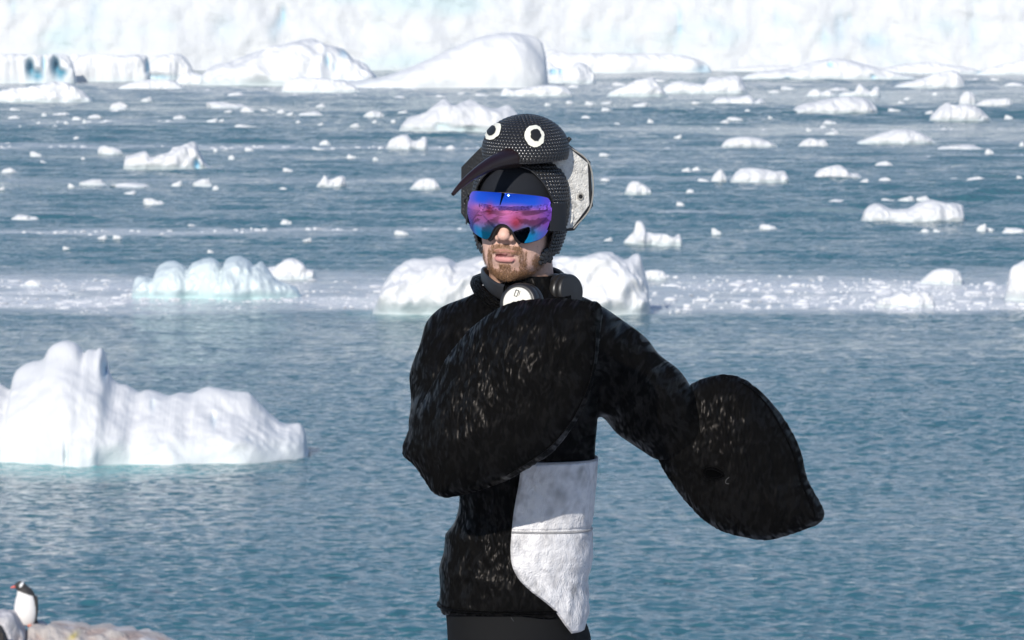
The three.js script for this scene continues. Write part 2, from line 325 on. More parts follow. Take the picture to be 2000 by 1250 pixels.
// An iceberg from the line of its crest: height falls away to the front and to the back of that line.
function berg(label, pts, yb, { depth = 0.3, nx = 88, nv = 36, flute = 0.16, lump = 0.1, skew = 0.6, teal = 0.35, dents = [], mat = iceMat, front = 2.2, power = 0.55, k = 1, bumps = [] } = {}) {
  const x0 = pts[0][0], x1 = pts[pts.length - 1][0], w = onWater((x0 + x1) / 2, yb), s = w.s, W = (x1 - x0) * s, D = Math.min(W * depth, 9), zc = w.z - D * 0.95, cx = w.x;
  const prof = pts.map(([px, py]) => { const p = atZ(px, py, zc); return [p[0], Math.max(0.01, p[1])]; });
  const Hm = Math.max(...prof.map((p) => p[1])), sd = hash(Math.round(x0 * 7 + yb * 13)) * 50, XA = prof[0][0], XB = prof[prof.length - 1][0];
  const nvv = nv + 4, far = yb < 205 ? 0.6 : 1;
  const line = []; for (let k = 0; k <= 80; k++) line.push(Math.max(0, rows(prof, lerp(XA, XB, k / 80))[0]));
  const soft = (u) => { let a = 0, w = 0; const R = Math.max(3, Math.round(8 * Hm / (XB - XA) * 6)); for (let k = -R; k <= R; k++) { const f = clamp(u * 80 + k, 0, 79.999), o = Math.floor(f), q = 1 - Math.abs(k) / (R + 1); a += lerp(line[o], line[o + 1], f - o) * q; w += q; } return a / w; };
  const g = gridGeo(nx, nvv, (i, j) => {
    const u = i / (nx - 1), X = lerp(XA, XB, u);
    const H = Math.max(0, rows(prof, X)[0]);
    const v = j < 2 ? 1 : j >= nvv - 2 ? -1 : Math.cos((j - 1) / (nvv - 3) * Math.PI); // +1 front, -1 back
    const plan = D * (0.25 + 0.75 * Math.pow(clamp(4 * u * (1 - u)), 0.35)) * (0.75 + 0.25 * clamp(H / Hm) + 0.35 * noise(X / W * 5 + sd, 2.2));
    const Hs = j % nvv ? soft(u) : 0, t0 = sstep(0.02, 0.42, Math.abs(v)); let h = (v > 0 ? Math.min(H, lerp(H, Hs, t0) * 1.0) : H) * Math.pow(clamp(1 - Math.pow(Math.abs(v), v > 0 ? front : 1.6)), power);
    if (j === 0 || j === nvv - 1) h = -0.8; else if (j === 1 || j === nvv - 2) h = -0.05;
    let Z = zc + v * plan, Y = h;
    const f = 3.2 / Math.max(Hm, 0.25), inside = sstep(0, 0.15, h / Hm) * sstep(0, 0.03, Math.min(u, 1 - u)), keep = 1 - Math.exp(-v * v * 14) * 0.75;
    const rg = ridged((X - skew * h) * f * 0.45 + sd, h * f * 0.16, Z * f * 0.3, 3), lm = fbm(X * f * 0.5 + sd, Y * f * 0.5, Z * f * 0.5, 4);
    const sharp = ridged(X * f * 1.3 + sd, Y * f * 0.9, Z * f * 0.9 + 4, 2), off = (rg * flute * far + lm * lump * 2 + (nx > 250 ? 0.02 : 0.06) * sharp) * Hm * inside;
    Z += off * keep * (v >= 0 ? 1 : -1); Y += off * 0.45 * keep + lm * lump * Hm * inside * 0.35;
    let c = mix3(SNOW, TEAL, teal * clamp(sstep(0.1, -0.5, rg) * 0.7 + sstep(0.28, 0.02, Y / Hm) * 0.8));
    if (k !== 1) c = mix3(c, TEAL, k);
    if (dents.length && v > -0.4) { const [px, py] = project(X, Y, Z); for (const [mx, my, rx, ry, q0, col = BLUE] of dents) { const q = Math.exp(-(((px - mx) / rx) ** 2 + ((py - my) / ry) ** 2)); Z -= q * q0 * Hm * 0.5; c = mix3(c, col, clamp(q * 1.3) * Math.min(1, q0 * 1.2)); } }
    return { p: [X - cx, Y, Z - w.z], uv: [X, Y + Z * 0.4], c };
  });
  const m = mesh('iceberg', g, yb < 205 && mat === iceMat ? farIce : mat); m.position.set(cx, 0, w.z);
  return tag(m, label, 'iceberg');
}

// ---------- icebergs, from the glacier to the nearest ----------
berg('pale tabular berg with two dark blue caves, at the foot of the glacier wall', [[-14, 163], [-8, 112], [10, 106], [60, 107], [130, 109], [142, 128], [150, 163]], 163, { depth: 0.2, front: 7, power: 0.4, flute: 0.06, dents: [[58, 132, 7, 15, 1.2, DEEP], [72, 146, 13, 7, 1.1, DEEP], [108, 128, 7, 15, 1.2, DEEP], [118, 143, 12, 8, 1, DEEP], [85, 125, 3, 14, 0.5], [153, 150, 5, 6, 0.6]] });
berg('flat topped white berg with a grey upper edge beside the blue caves', [[132, 160], [136, 112], [160, 108], [230, 110], [280, 109], [291, 120], [294, 160]], 160, { depth: 0.2, front: 7, power: 0.4, flute: 0.07, dents: [[288, 130, 3, 12, 0.8]] });
berg('low rounded block of ice with a dark waterline, in front of the glacier', [[284, 156], [290, 118], [312, 108], [350, 106], [366, 116], [378, 140], [384, 156]], 156, { depth: 0.3, front: 4, flute: 0.12, dents: [[305, 150, 26, 3, 0.5]] });
berg('thin pale shelf of ice joining the tabular block and the snow heap', [[340, 165], [352, 146], [372, 141], [400, 148], [426, 156], [444, 166]], 165, { depth: 0.2, dents: [[415, 153, 24, 3, 0.5]] });
berg('jagged heap of snow and ice blocks against the glacier wall', [[388, 166], [405, 140], [450, 126], [490, 108], [540, 92], [575, 82], [610, 78], [640, 90], [668, 98], [690, 116], [715, 130], [745, 168]], 168, { depth: 0.3, flute: 0.26, lump: 0.2, dents: [[640, 120, 5, 10, 0.5], [672, 104, 8, 8, 0.4], [655, 132, 4, 8, 0.3]] });
berg('great smooth snow mound with a steep end, before the glacier wall', [[556, 186], [570, 160], [640, 156], [700, 158], [760, 146], [830, 120], [890, 92], [940, 72], [985, 65], [1030, 68], [1058, 82], [1066, 110], [1072, 172]], 172, { depth: 0.22, flute: 0.04, lump: 0.04, teal: 0.1, front: 2.6, skew: -0.5 });
berg('small broken block leaning at the steep end of the great snow mound', [[1060, 166], [1068, 122], [1085, 130], [1105, 136], [1130, 122], [1152, 134], [1164, 160]], 164, { depth: 0.3, flute: 0.22, dents: [[1080, 140, 8, 5, 0.6], [1095, 140, 3, 5, 0.6]] });
berg('long flat floe with a grey shaded top, along the glacier foot', [[1056, 146], [1066, 102], [1110, 104], [1200, 104], [1300, 106], [1350, 112], [1378, 124], [1392, 145]], 143, { depth: 0.16, front: 4, power: 0.45, flute: 0.07, dents: [[1375, 135, 18, 8, 0.3]] });
berg('low white rubble bank at the glacier foot beside a dark melt line', [[1395, 140], [1440, 132], [1500, 128], [1545, 130], [1570, 140]], 140, { depth: 0.16, flute: 0.2 });
berg('wide low bank of white ice reaching to the glacier foot, with a blue pit', [[1446, 158], [1470, 142], [1530, 136], [1560, 130], [1600, 118], [1650, 116], [1690, 126], [1740, 140], [1790, 152]], 156, { depth: 0.16, flute: 0.18, dents: [[1622, 126, 5, 4, 0.7], [1538, 154, 4, 5, 0.5], [1706, 150, 5, 4, 0.5]] });
berg('pale snow shelf under the sloping end of the glacier', [[1700, 146], [1730, 132], [1800, 122], [1850, 126], [1900, 134], [1925, 144]], 144, { depth: 0.14, flute: 0.1, dents: [[1920, 141, 10, 3, 0.6]] });
berg('low white bank with a thin dark edge under the sloping glacier end', [[1905, 147], [1930, 134], [1975, 122], [2015, 120], [2060, 147]], 146, { depth: 0.14, flute: 0.12 });
berg('long low white floe lying under the blue caves', [[-20, 204], [0, 178], [40, 172], [70, 168], [100, 160], [130, 162], [150, 172], [170, 186], [182, 198]], 200, { depth: 0.2, lump: 0.2 });
berg('slim white floe between the tabular blocks and open water', [[228, 175], [250, 163], [290, 156], [340, 158], [350, 166], [362, 176]], 175, { depth: 0.18 });
berg('smooth low white floe before the great snow mound', [[548, 182], [558, 158], [600, 150], [650, 156], [690, 166], [706, 182]], 181, { depth: 0.18, flute: 0.05 });
berg('ring shaped low floe before the steep end of the snow mound', [[976, 190], [984, 174], [1010, 176], [1040, 170], [1080, 166], [1106, 172], [1120, 188]], 188, { depth: 0.2, lump: 0.2 });
berg('ridged white berg with a green waterline, right of the great mound', [[1185, 190], [1196, 178], [1225, 166], [1245, 156], [1262, 154], [1275, 152], [1286, 166], [1300, 182], [1306, 190]], 189, { flute: 0.25, teal: 0.5 });
berg('long stepped white floe ending in a tall block', [[1292, 184], [1300, 168], [1330, 158], [1350, 162], [1375, 164], [1385, 152], [1410, 152], [1430, 148], [1448, 152], [1456, 172], [1462, 184]], 183, { depth: 0.22, flute: 0.2 });
berg('low white berg with a blunt square end in the outer line of ice', [[1744, 176], [1760, 164], [1790, 156], [1820, 146], [1850, 138], [1870, 140], [1880, 152], [1886, 174]], 173, { depth: 0.24 });
berg('small white floe with two knobs in the far ice field', [[1574, 190], [1582, 178], [1594, 173], [1604, 180], [1618, 176], [1632, 188]], 188);
berg('flat white floe carrying a knob and a square lump', [[1636, 190], [1650, 180], [1668, 178], [1678, 164], [1690, 172], [1700, 178], [1708, 170], [1717, 172], [1719, 188]], 188, { lump: 0.16 });
berg('twin lumped low floe in the far ice field', [[1388, 204], [1400, 192], [1440, 190], [1466, 186], [1474, 198], [1486, 192], [1495, 203]], 203);
berg('tapered white berg with a gentle double hump', [[1546, 223], [1560, 206], [1590, 200], [1630, 191], [1680, 190], [1705, 202], [1716, 222]], 222, { flute: 0.14 });
berg('round white ball of ice standing in the water', [[1872, 206], [1875, 190], [1884, 180], [1894, 179], [1903, 186], [1907, 204]], 205, { depth: 0.4, flute: 0.05, lump: 0.05, power: 0.4 });
berg('thin bar of ice beside the round ball', [[1903, 208], [1920, 196], [1950, 193], [1972, 193], [1978, 206]], 207, { depth: 0.2 });
berg('dome shaped white berg with a small peak, below the round ball', [[1814, 239], [1824, 222], [1842, 204], [1852, 201], [1858, 206], [1890, 204], [1915, 214], [1936, 238]], 238, { flute: 0.2, teal: 0.4 });
berg('wide white berg with two blunt peaks, just behind the penguin hat', [[778, 259], [786, 244], [800, 228], [830, 222], [850, 204], [868, 194], [885, 206], [905, 198], [920, 195], [945, 208], [970, 212], [990, 206], [1003, 214], [1030, 258]], 258, { flute: 0.16, teal: 0.3, dents: [[865, 246, 14, 6, 0.5, TEAL], [910, 252, 30, 4, 0.4, TEAL]] });
berg('small white berg with a notch and a horn, below the wide two peaked berg', [[754, 293], [760, 276], [778, 266], [796, 264], [806, 275], [818, 274], [826, 267], [834, 272], [836, 292]], 292, { flute: 0.14 });
berg('flat shoal of white ice with a gently arched back', [[1672, 282], [1700, 268], [1730, 258], [1765, 253], [1800, 260], [1829, 281]], 281, { depth: 0.25, teal: 0.4 });
berg('long smooth hump of ice tapering at one end', [[1408, 288], [1418, 274], [1440, 268], [1470, 268], [1500, 276], [1520, 287]], 287, { depth: 0.25 });
berg('uneven low floe beside the long smooth hump', [[1558, 288], [1568, 276], [1582, 270], [1600, 274], [1610, 272], [1619, 287]], 287);
berg('white berg like a lying boat with a broken tower at its end', [[241, 332], [243, 312], [252, 306], [272, 298], [286, 297], [294, 307], [316, 302], [334, 296], [338, 288], [352, 286], [366, 281], [383, 280], [390, 300], [398, 316], [404, 322], [416, 330]], 331, { flute: 0.22, lump: 0.14, dents: [[384, 322, 5, 9, 0.8]] });
berg('smooth loaf of white ice beside a smaller pointed lump', [[1426, 357], [1436, 338], [1452, 329], [1480, 329], [1510, 334], [1534, 336], [1543, 355]], 356, { depth: 0.3, flute: 0.1 });
berg('small pointed lump beside the smooth loaf of ice', [[1388, 357], [1394, 342], [1408, 331], [1416, 340], [1420, 356]], 357, { depth: 0.4 });
berg('white berg with a long low tail', [[1588, 350], [1598, 334], [1620, 326], [1640, 323], [1652, 330], [1660, 338], [1676, 340], [1684, 349]], 350, { flute: 0.2 });
berg('wedge of white ice with a steep face and a sloping tail', [[1220, 380], [1226, 362], [1236, 354], [1252, 358], [1268, 368], [1274, 378]], 380, { depth: 0.35 });
berg('small flat berg with a finger of ice standing up', [[618, 366], [628, 352], [634, 342], [642, 352], [660, 346], [674, 347], [676, 362]], 366, { lump: 0.2 });
berg('low double humped floe at the height of the goggles', [[800, 370], [814, 354], [834, 348], [850, 352], [862, 369]], 370, { depth: 0.28 });
berg('saddle backed white berg with blunt ends', [[1682, 434], [1690, 410], [1706, 399], [1720, 400], [1740, 408], [1775, 408], [1796, 396], [1818, 390], [1845, 396], [1880, 402], [1888, 420], [1884, 432]], 434, { depth: 0.3, flute: 0.12, lump: 0.12, teal: 0.25 });
berg('seal shaped white berg with a raised neck', [[1216, 480], [1228, 462], [1238, 452], [1242, 436], [1250, 433], [1258, 440], [1262, 454], [1290, 456], [1314, 464], [1328, 460], [1334, 478]], 480, { depth: 0.3, flute: 0.14 });
berg('small white boulder of ice behind the glassy berg', [[514, 548], [524, 524], [540, 520], [556, 508], [572, 505], [590, 514], [600, 526], [612, 528], [616, 546]], 546, { depth: 0.3, lump: 0.16 });
berg('rounded glassy blue green berg of fused lobes in the brash ice', [[258, 584], [262, 548], [280, 542], [298, 546], [310, 520], [340, 512], [358, 520], [366, 528], [378, 514], [410, 505], [428, 514], [434, 524], [442, 508], [462, 502], [484, 510], [494, 522], [510, 514], [522, 526], [545, 552], [575, 562], [590, 582]], 584, { nx: 160, nv: 60, depth: 0.3, flute: 0.2, lump: 0.05, teal: 0.85, k: 0.4, mat: glassIce, front: 2.4 });
berg('big pale many lobed iceberg behind the man', [[728, 618], [738, 588], [748, 560], [766, 534], [790, 516], [815, 509], [850, 506], [872, 508], [890, 522], [905, 514], [935, 506], [1000, 504], [1085, 505], [1100, 502], [1130, 504], [1160, 496], [1192, 493], [1206, 504], [1222, 510], [1238, 503], [1250, 504], [1258, 530], [1266, 560], [1268, 596], [1276, 618]], 617, { nx: 220, nv: 70, depth: 0.26, flute: 0.22, lump: 0.14, teal: 0.3, skew: 0.8 });
berg('white ice hump in the brash at the edge of the view', [[1962, 588], [1968, 560], [1974, 528], [1990, 515], [2010, 508], [2040, 512], [2070, 588]], 588, { depth: 0.3, lump: 0.14 });
berg('loose white block in the brash with a pale blue base', [[1796, 556], [1812, 536], [1830, 526], [1860, 526], [1876, 534], [1880, 552]], 554, { depth: 0.25 });
berg('cluster of low white blocks on the near edge of the brash', [[1708, 600], [1716, 584], [1740, 580], [1760, 568], [1774, 574], [1790, 570], [1812, 572], [1824, 584], [1826, 598]], 600, { depth: 0.3, flute: 0.22, lump: 0.2 });
berg('low pale slab beside the many lobed iceberg', [[1246, 548], [1258, 532], [1278, 527], [1298, 532], [1304, 546]], 547, { depth: 0.25 });
berg('largest white iceberg, with a rounded tower and a long fluted tail', [[-150, 912], [-130, 820], [-60, 770], [-20, 745], [0, 752], [22, 762], [26, 738], [36, 722], [62, 708], [84, 704], [96, 684], [114, 672], [134, 669], [152, 676], [163, 690], [172, 683], [188, 684], [195, 680], [203, 688], [208, 716], [222, 746], [250, 756], [270, 768], [286, 764], [302, 766], [330, 772], [350, 768], [374, 770], [392, 762], [410, 757], [450, 764], [486, 768], [505, 788], [530, 814], [556, 832], [586, 829], [597, 850], [598, 872], [604, 880]], 908, {
  nx: 300, nv: 110, depth: 0.34, flute: 0.05, lump: 0.06, teal: 0.2, skew: 1.3, front: 1.5, power: 0.72,
  dents: [[203, 722, 5, 16, 0.5], [298, 790, 5, 14, 0.12], [417, 822, 5, 14, 0.16], [128, 885, 4, 26, 0.2, TEAL], [486, 857, 6, 3, 0.1]] });

// ---------- small floes: [x, waterline, width, height] in pixels of the photograph ----------
const lumps = [];
for (let k = 0; k < 7; k++) {
  const g = new THREE.IcosahedronGeometry(1, 4), P = g.attributes.position;
  for (let i = 0; i < P.count; i++) {
    const x = P.getX(i), y = P.getY(i), z = P.getZ(i), q = 1 + 0.5 * fbm(x * 1.3 + k * 9, y * 1.3, z * 1.3, 3) + 0.28 * ridged(x * 1.1 + k * 5, y * 1.1, z * 1.1 + 3, 2);
    const cut = k % 3 === 0 ? 0.42 : k % 3 === 1 ? 0.7 : 9, top = cut + 0.22 * noise(x * 2.2 + k, z * 2.2, 4) + 0.25 * x * (k % 2 ? 1 : -1);
    P.setXYZ(i, x * q * 0.5, Math.max(-0.12, Math.min(y * q * 0.9, top)), z * q * 0.5);
  }
  g.computeVertexNormals(); g.computeBoundingBox();
  const b = g.boundingBox; g.scale(1 / (b.max.x - b.min.x), 1 / b.max.y, 1 / (b.max.z - b.min.z));
  const c = []; for (let i = 0; i < P.count; i++) c.push(...mix3(SNOW, TEAL, 0.35 * sstep(0.35, 0, P.getY(i))));
  g.setAttribute('color', new THREE.BufferAttribute(new Float32Array(c), 3));
  lumps.push(g);
}
const floeMat = iceMat.clone(); floeMat.bumpMap = null; floeMat.roughness = 0.6;
let floeCount = 0;
const protos = lumps.map((g) => { const m = new THREE.Mesh(g, floeMat); m.castShadow = m.receiveShadow = true; return m; });
function floe(px, py, w, h, label, group) {
  const p = onWater(px, py), n = floeCount++, m = protos[n % 7].clone();
  m.name = numbered('ice_floe');
  m.position.set(p.x, -0.02, p.z - w * p.s * 0.4); m.rotation.y = 0;
  m.scale.set(w * p.s * (hash(n) < 0.5 ? -1 : 1) * 1.05, h * p.s * 0.88, w * p.s * 0.8);
  scene.add(m);
  return tag(m, label, 'ice floe', group);
}
const loose = [];
const FARG = 'ice lumps scattered in the far water';
for (const f of [[30, 217, 24, 8], [27, 232, 22, 8], [86, 227, 11, 8], [117, 226, 34, 8], [150, 235, 22, 9], [232, 214, 40, 17], [224, 218, 20, 6], [285, 199, 22, 12], [106, 251, 16, 8], [38, 251, 10, 7], [74, 243, 10, 7], [445, 221, 20, 7], [482, 220, 28, 14], [414, 239, 22, 9], [432, 238, 11, 8], [461, 188, 32, 10], [549, 221, 17, 9], [566, 225, 15, 7], [626, 210, 20, 9], [582, 241, 10, 7], [626, 245, 10, 6], [130, 243, 10, 9], [165, 240, 9, 8], [350, 232, 26, 8], [516, 218, 16, 7],
  [693, 249, 20, 10], [768, 240, 11, 8], [731, 240, 10, 7], [786, 221, 20, 7], [1069, 207, 12, 8], [1112, 204, 15, 9], [1152, 206, 19, 10], [1184, 217, 21, 8], [1144, 233, 20, 9], [1251, 208, 30, 9], [1361, 204, 19, 8], [1270, 241, 12, 11], [1205, 245, 14, 7], [1437, 236, 34, 9], [1416, 243, 20, 11], [1460, 219, 12, 7], [1580, 257, 10, 9], [1748, 218, 26, 8], [1772, 195, 12, 7], [1827, 186, 12, 8], [1971, 233, 17, 10], [1816, 224, 18, 10], [1982, 169, 38, 10], [1185, 203, 22, 6], [1505, 232, 9, 8], [1760, 202, 14, 6], [1640, 178, 40, 9], [1540, 176, 30, 9], [1512, 182, 24, 8], [1120, 172, 22, 8], [940, 188, 26, 7], [900, 184, 16, 6], [860, 190, 22, 6], [780, 192, 24, 6], [1210, 168, 28, 9], [1290, 160, 30, 7], [1410, 165, 26, 7], [1900, 160, 26, 8], [1945, 158, 20, 7], [1620, 242, 26, 8], [1608, 250, 12, 7], [1668, 216, 12, 6], [1355, 216, 14, 5]]) loose.push([floe(...f, '', FARG), f]);
const MIDG = 'ice lumps on the open blue water';
for (const f of [[149, 273, 13, 8], [69, 306, 22, 12], [85, 321, 13, 10], [162, 313, 9, 8], [16, 338, 30, 12], [139, 367, 13, 11], [395, 364, 38, 18], [421, 370, 13, 9], [253, 380, 24, 8], [3, 372, 12, 11], [46, 430, 52, 12], [634, 283, 21, 11], [486, 295, 17, 9], [421, 296, 10, 9], [452, 311, 13, 10], [562, 337, 19, 11], [622, 294, 26, 8], [558, 438, 22, 11], [373, 444, 21, 8], [198, 471, 21, 14], [229, 471, 23, 15], [552, 372, 17, 8], [345, 364, 20, 12], [687, 311, 19, 12], [733, 313, 11, 8], [880, 292, 19, 10], [784, 459, 28, 11], [1181, 306, 25, 9], [1182, 355, 22, 9], [1324, 271, 16, 9], [1625, 264, 28, 11], [1341, 338, 18, 13], [1360, 335, 18, 11], [1375, 357, 24, 10], [1329, 404, 19, 12], [1348, 376, 16, 8], [1399, 459, 18, 16], [1187, 473, 18, 12], [1932, 301, 17, 12], [1727, 325, 35, 12], [1688, 360, 19, 13], [1992, 352, 15, 11], [1729, 354, 26, 9], [1736, 396, 28, 10], [1770, 393, 32, 12], [1804, 392, 27, 11], [1638, 397, 46, 9], [1918, 452, 20, 18], [1934, 451, 18, 8], [1807, 453, 16, 8], [1830, 454, 13, 8], [131, 489, 19, 10], [410, 494, 12, 8], [1996, 286, 10, 11], [1470, 340, 12, 6], [1862, 352, 22, 6]]) loose.push([floe(...f, '', MIDG), f]);
for (const [f, label] of [
  [[185, 232, 30, 10], 'flat bright floe on the streaked water, second of a close pair of flat floes'],
  [[441, 211, 78, 14], 'long bright bar of ice, largest of a small cluster in the far water'],
  [[480, 249, 44, 7], 'thin flat plate of ice below the bright bar cluster'],
  [[608, 226, 46, 10], 'long thin bright floe in line with two smaller lumps'],
  [[731, 229, 40, 15], 'wedge shaped bright floe between the glacier and the two peaked berg'],
  [[214, 302, 48, 20], 'rounded white floe close to the boat shaped berg'],
  [[179, 362, 52, 14], 'oval white floe at the end of a long thin strip'],
  [[251, 366, 80, 10], 'long thin strip of ice beside an oval floe'],
  [[299, 401, 40, 16], 'pointed white floe alone below the thin strip of ice'],
  [[598, 475, 21, 13], 'bright lump of ice above the small boulder and the glassy berg'],
  [[1879, 293, 86, 12], 'long narrow bar of ice under the arched white shoal'],
  [[1908, 356, 42, 13], 'flat bright floe above the saddle backed berg'],
  [[1501, 448, 34, 12], 'pair of fused little lumps of ice above the brash ice'],
  [[1985, 456, 54, 13], 'thin flat floe cut by the edge of the view above the brash'],
  [[63, 558, 34, 14], 'cream coloured floe alone on the far edge of the brash ice'],
]) floe(...f, label);

{ // each loose floe is told apart by the landmark it floats beside
  const marks = [['blue caves', 80, 135], ['snow heap', 600, 150], ['great snow mound', 980, 160], ['ring floe', 1045, 182], ['ridged berg', 1245, 172], ['stepped floe', 1378, 168], ['blunt far berg', 1815, 160], ['knobbed flat floe', 1680, 178], ['double humped berg', 1630, 208], ['round ball of ice', 1890, 192], ['dome shaped berg', 1876, 220], ['two peaked berg', 890, 228], ['notched berg', 795, 280], ['arched shoal', 1750, 268], ['long smooth hump', 1464, 278], ['boat shaped berg', 330, 308], ['loaf of ice', 1485, 343], ['tailed berg', 1636, 338], ['wedge of ice', 1246, 368], ['fingered berg', 648, 356], ['saddle backed berg', 1785, 414], ['seal shaped berg', 1275, 458], ['glassy green berg', 420, 545], ['bright ice bar', 441, 206], ['thin strip of ice', 251, 363], ['lone pointed floe', 299, 394], ['beak of the helmet', 884, 380], ['goggles', 922, 420]];
  const near = marks.map(() => []), order = ['nearest', 'second nearest', 'third nearest', 'fourth nearest', 'fifth nearest', 'sixth nearest', 'seventh nearest', 'eighth nearest', 'ninth nearest', 'tenth nearest', 'eleventh nearest', 'twelfth nearest', 'thirteenth nearest'];
  for (const [m, f] of loose) { let b = 0, bd = 1e9; marks.forEach(([, x, y], k) => { const d = Math.hypot(f[0] - x, (f[1] - y) * 2.2); if (d < bd) { bd = d; b = k; } }); near[b].push([bd, m, f]); }
  near.forEach((list, k) => {
    list.sort((a, b) => a[0] - b[0]);
    const [name, x, y] = marks[k];
    list.forEach(([, m, f], i) => {
      const side = Math.abs(f[0] - x) > 2.5 * Math.abs(f[1] - y) ? (f[0] < x ? 'to its left' : 'to its right') : f[1] < y ? 'beyond it' : 'in front of it';
      const look = (f[2] > 26 ? 'small ' : 'tiny ') + (f[2] / f[3] > 2.8 ? 'flat white floe' : f[2] / f[3] < 1.35 ? 'round white lump' : 'white ice lump');
      m.userData.label = look + ' ' + side + ', ' + order[i] + ' to the ' + name;
    });
  });
}

{ // brash ice: a belt of broken bits, too many to count, and thin lines of bits farther out
  seed = 4242;
  const at = [];
  for (let tries = 0; at.length < 1700 && tries < 60000; tries++) {
    const px = -60 + rnd() * 2120, py = 522 + rnd() * 92, p = onWater(px, py);
    const s = slush(p.x, p.z); if (rnd() > s * s * 1.3 - 0.12) continue;
    if (px < 740 && (py < 545 || rnd() < 0.45)) continue;
    const east = px > 1240, big = east ? rnd() * 0.62 + 0.38 : rnd(); if (east && rnd() < 0.45) continue; at.push([p, (big < 0.93 ? 3 + rnd() * 9 : 12 + rnd() * 26) * p.s, (0.6 + rnd() * 1.7 + (big > 0.93 ? 2 : 0)) * (px > 1240 ? 1.35 : 0.8) * p.s]);
  }
  for (let tries = 0; at.length < 2300 && tries < 60000; tries++) {
    const px = -60 + rnd() * 2120, py = 172 + Math.pow(rnd(), 1.3) * 320, p = onWater(px, py);
    const s = slush(p.x, p.z); if (rnd() > (s - 0.34) * 0.5) continue;
    at.push([p, (4 + rnd() * 10) * p.s, (1 + rnd() * 2) * p.s]);
  }
  const m = new THREE.InstancedMesh(new THREE.IcosahedronGeometry(1, 1).scale(0.5, 1, 0.5), std({ color: new THREE.Color(0.74, 0.745, 0.75), roughness: 0.7 }), at.length), M = new THREE.Matrix4();
  at.forEach(([p, w, h], i) => m.setMatrixAt(i, M.makeScale(w, h, w * (0.6 + 0.6 * rnd())).setPosition(p.x, 0, p.z)));
  m.name = 'brash_ice'; m.castShadow = m.receiveShadow = true; scene.add(m);
  tag(m, 'belt of broken brash ice and slush drifting on the sea', 'brash ice', null, 'stuff');
}

// ---------- the rocks in the corner and the penguin ----------
const ROCKZ = -87.7, rs = 88 / FOCAL;
function rock(name, label, outline, zc, thick, color, k) {
  // outline: the visible crest [px, py]; the rock goes down from it, thick metres to the front and back
  const pr = outline.map(([x, y]) => atZ(x, y, zc)), XA = pr[0][0], XB = pr[pr.length - 1][0], prof = pr.map((p) => [p[0], p[1]]);
  const top = Math.max(...prof.map((p) => p[1])), base = top - 1.6;
  const g = gridGeo(150, 70, (i, j) => {
    const u = i / 149, X = lerp(XA, XB, u), v = Math.cos(j / 69 * Math.PI), H = rows(prof, X)[0] - base;
    const endFade = Math.pow(clamp(Math.min(u, 1 - u) * 12), 0.5);
    let h = H * Math.pow(1 - Math.pow(Math.abs(v), 2.6), 0.5) * (0.2 + 0.8 * endFade), Z = zc + v * thick;
    const n = fbm(X * 3 + k, h * 3, Z * 3, 4), r = ridged(X * 1.4 + k, h * 1.2, Z * 1.4, 3), keep = 1 - 0.85 * Math.exp(-v * v * 10);
    h += (n * 0.16 + r * 0.07) * keep + n * 0.02; Z += (n * 0.2 + r * 0.1) * keep * Math.sign(v);
    return { p: [X, base + h, Z], uv: [X * 2, (h + Z) * 2], c: color(X, base + h, Z, n, r) };
  });
  return mesh(name, g, rockMat);
}
const rockBump = tex(512, (u, v) => { const h = 0.5 + 0.4 * tnoise(u, v, 7, 7) + 0.3 * tnoise(u, v, 19, 8) + 0.25 * tnoise(u, v, 55, 9); return [h, h, h]; });
const rockMat = std({ vertexColors: true, roughness: 0.85, bumpMap: rockBump, bumpScale: 0.03 });
const PINK = [0.40, 0.315, 0.28], GUANO = [0.48, 0.44, 0.41], LICHEN = [0.55, 0.44, 0.08];
const slab = rock('boulder', 'long pinkish grey shore rock with a patch of yellow lichen', [[20, 1262], [34, 1226], [48, 1219], [80, 1220], [92, 1224], [98, 1219], [118, 1217], [150, 1221], [175, 1225], [205, 1224], [235, 1229], [262, 1234], [285, 1239], [318, 1247], [345, 1256], [420, 1275], [520, 1300]], ROCKZ, 1.1, (X, Y, Z, n, r) => {
  const [px, py] = project(X, Y, Z); let c = mix3(PINK, GUANO, sstep(-0.05, 0.3, n + 0.25 * r + 0.1));
  c = mix3(c, [0.6, 0.585, 0.59], 0.8 * sstep(0.1, 0.3, fbm(X * 2.3, Y * 2, Z * 2, 3) + 0.12 * sstep(180, 280, px)));
  c = mix3(c, [0.28, 0.2, 0.17], 0.6 * sstep(0.2, 0.4, fbm(X * 5, Y * 5, Z * 5 + 4, 3)));
  return mix3(c, LICHEN, 0.85 * Math.exp(-(((px - 143) / 10) ** 2 + ((py - 1243 + (px - 143) * 0.6) / 7) ** 2)));
}, 0);
tag(slab, "long pinkish grey shore rock with a patch of yellow lichen", "boulder");
tag(rock('boulder', '', [[-90, 1275], [-70, 1230], [-40, 1204], [-10, 1193], [12, 1193], [24, 1197], [31, 1206], [38, 1220], [50, 1240], [62, 1275]], ROCKZ + 0.55, 0.75, (X, Y, Z, n, r) => mix3(mix3(PINK, [0.54, 0.525, 0.54], sstep(-0.3, 0.15, n + 0.3 * r)), [0.36, 0.3, 0.16], 0.5 * sstep(0.28, 0.45, fbm(X * 4, Y * 4, Z * 4 + 9, 3))), 7), 'pale frosted boulder standing against the penguin', 'boulder');
tag(rock('boulder', '', [[-70, 1290], [-40, 1246], [-16, 1224], [-4, 1221], [5, 1228], [11, 1240], [16, 1258], [24, 1290]], ROCKZ + 1.7, 0.5, (X, Y, Z, n) => mix3([0.03, 0.026, 0.022], [0.06, 0.05, 0.04], sstep(-0.2, 0.3, n)), 13), 'dark smooth boulder in the very corner before the pale boulder', 'boulder');
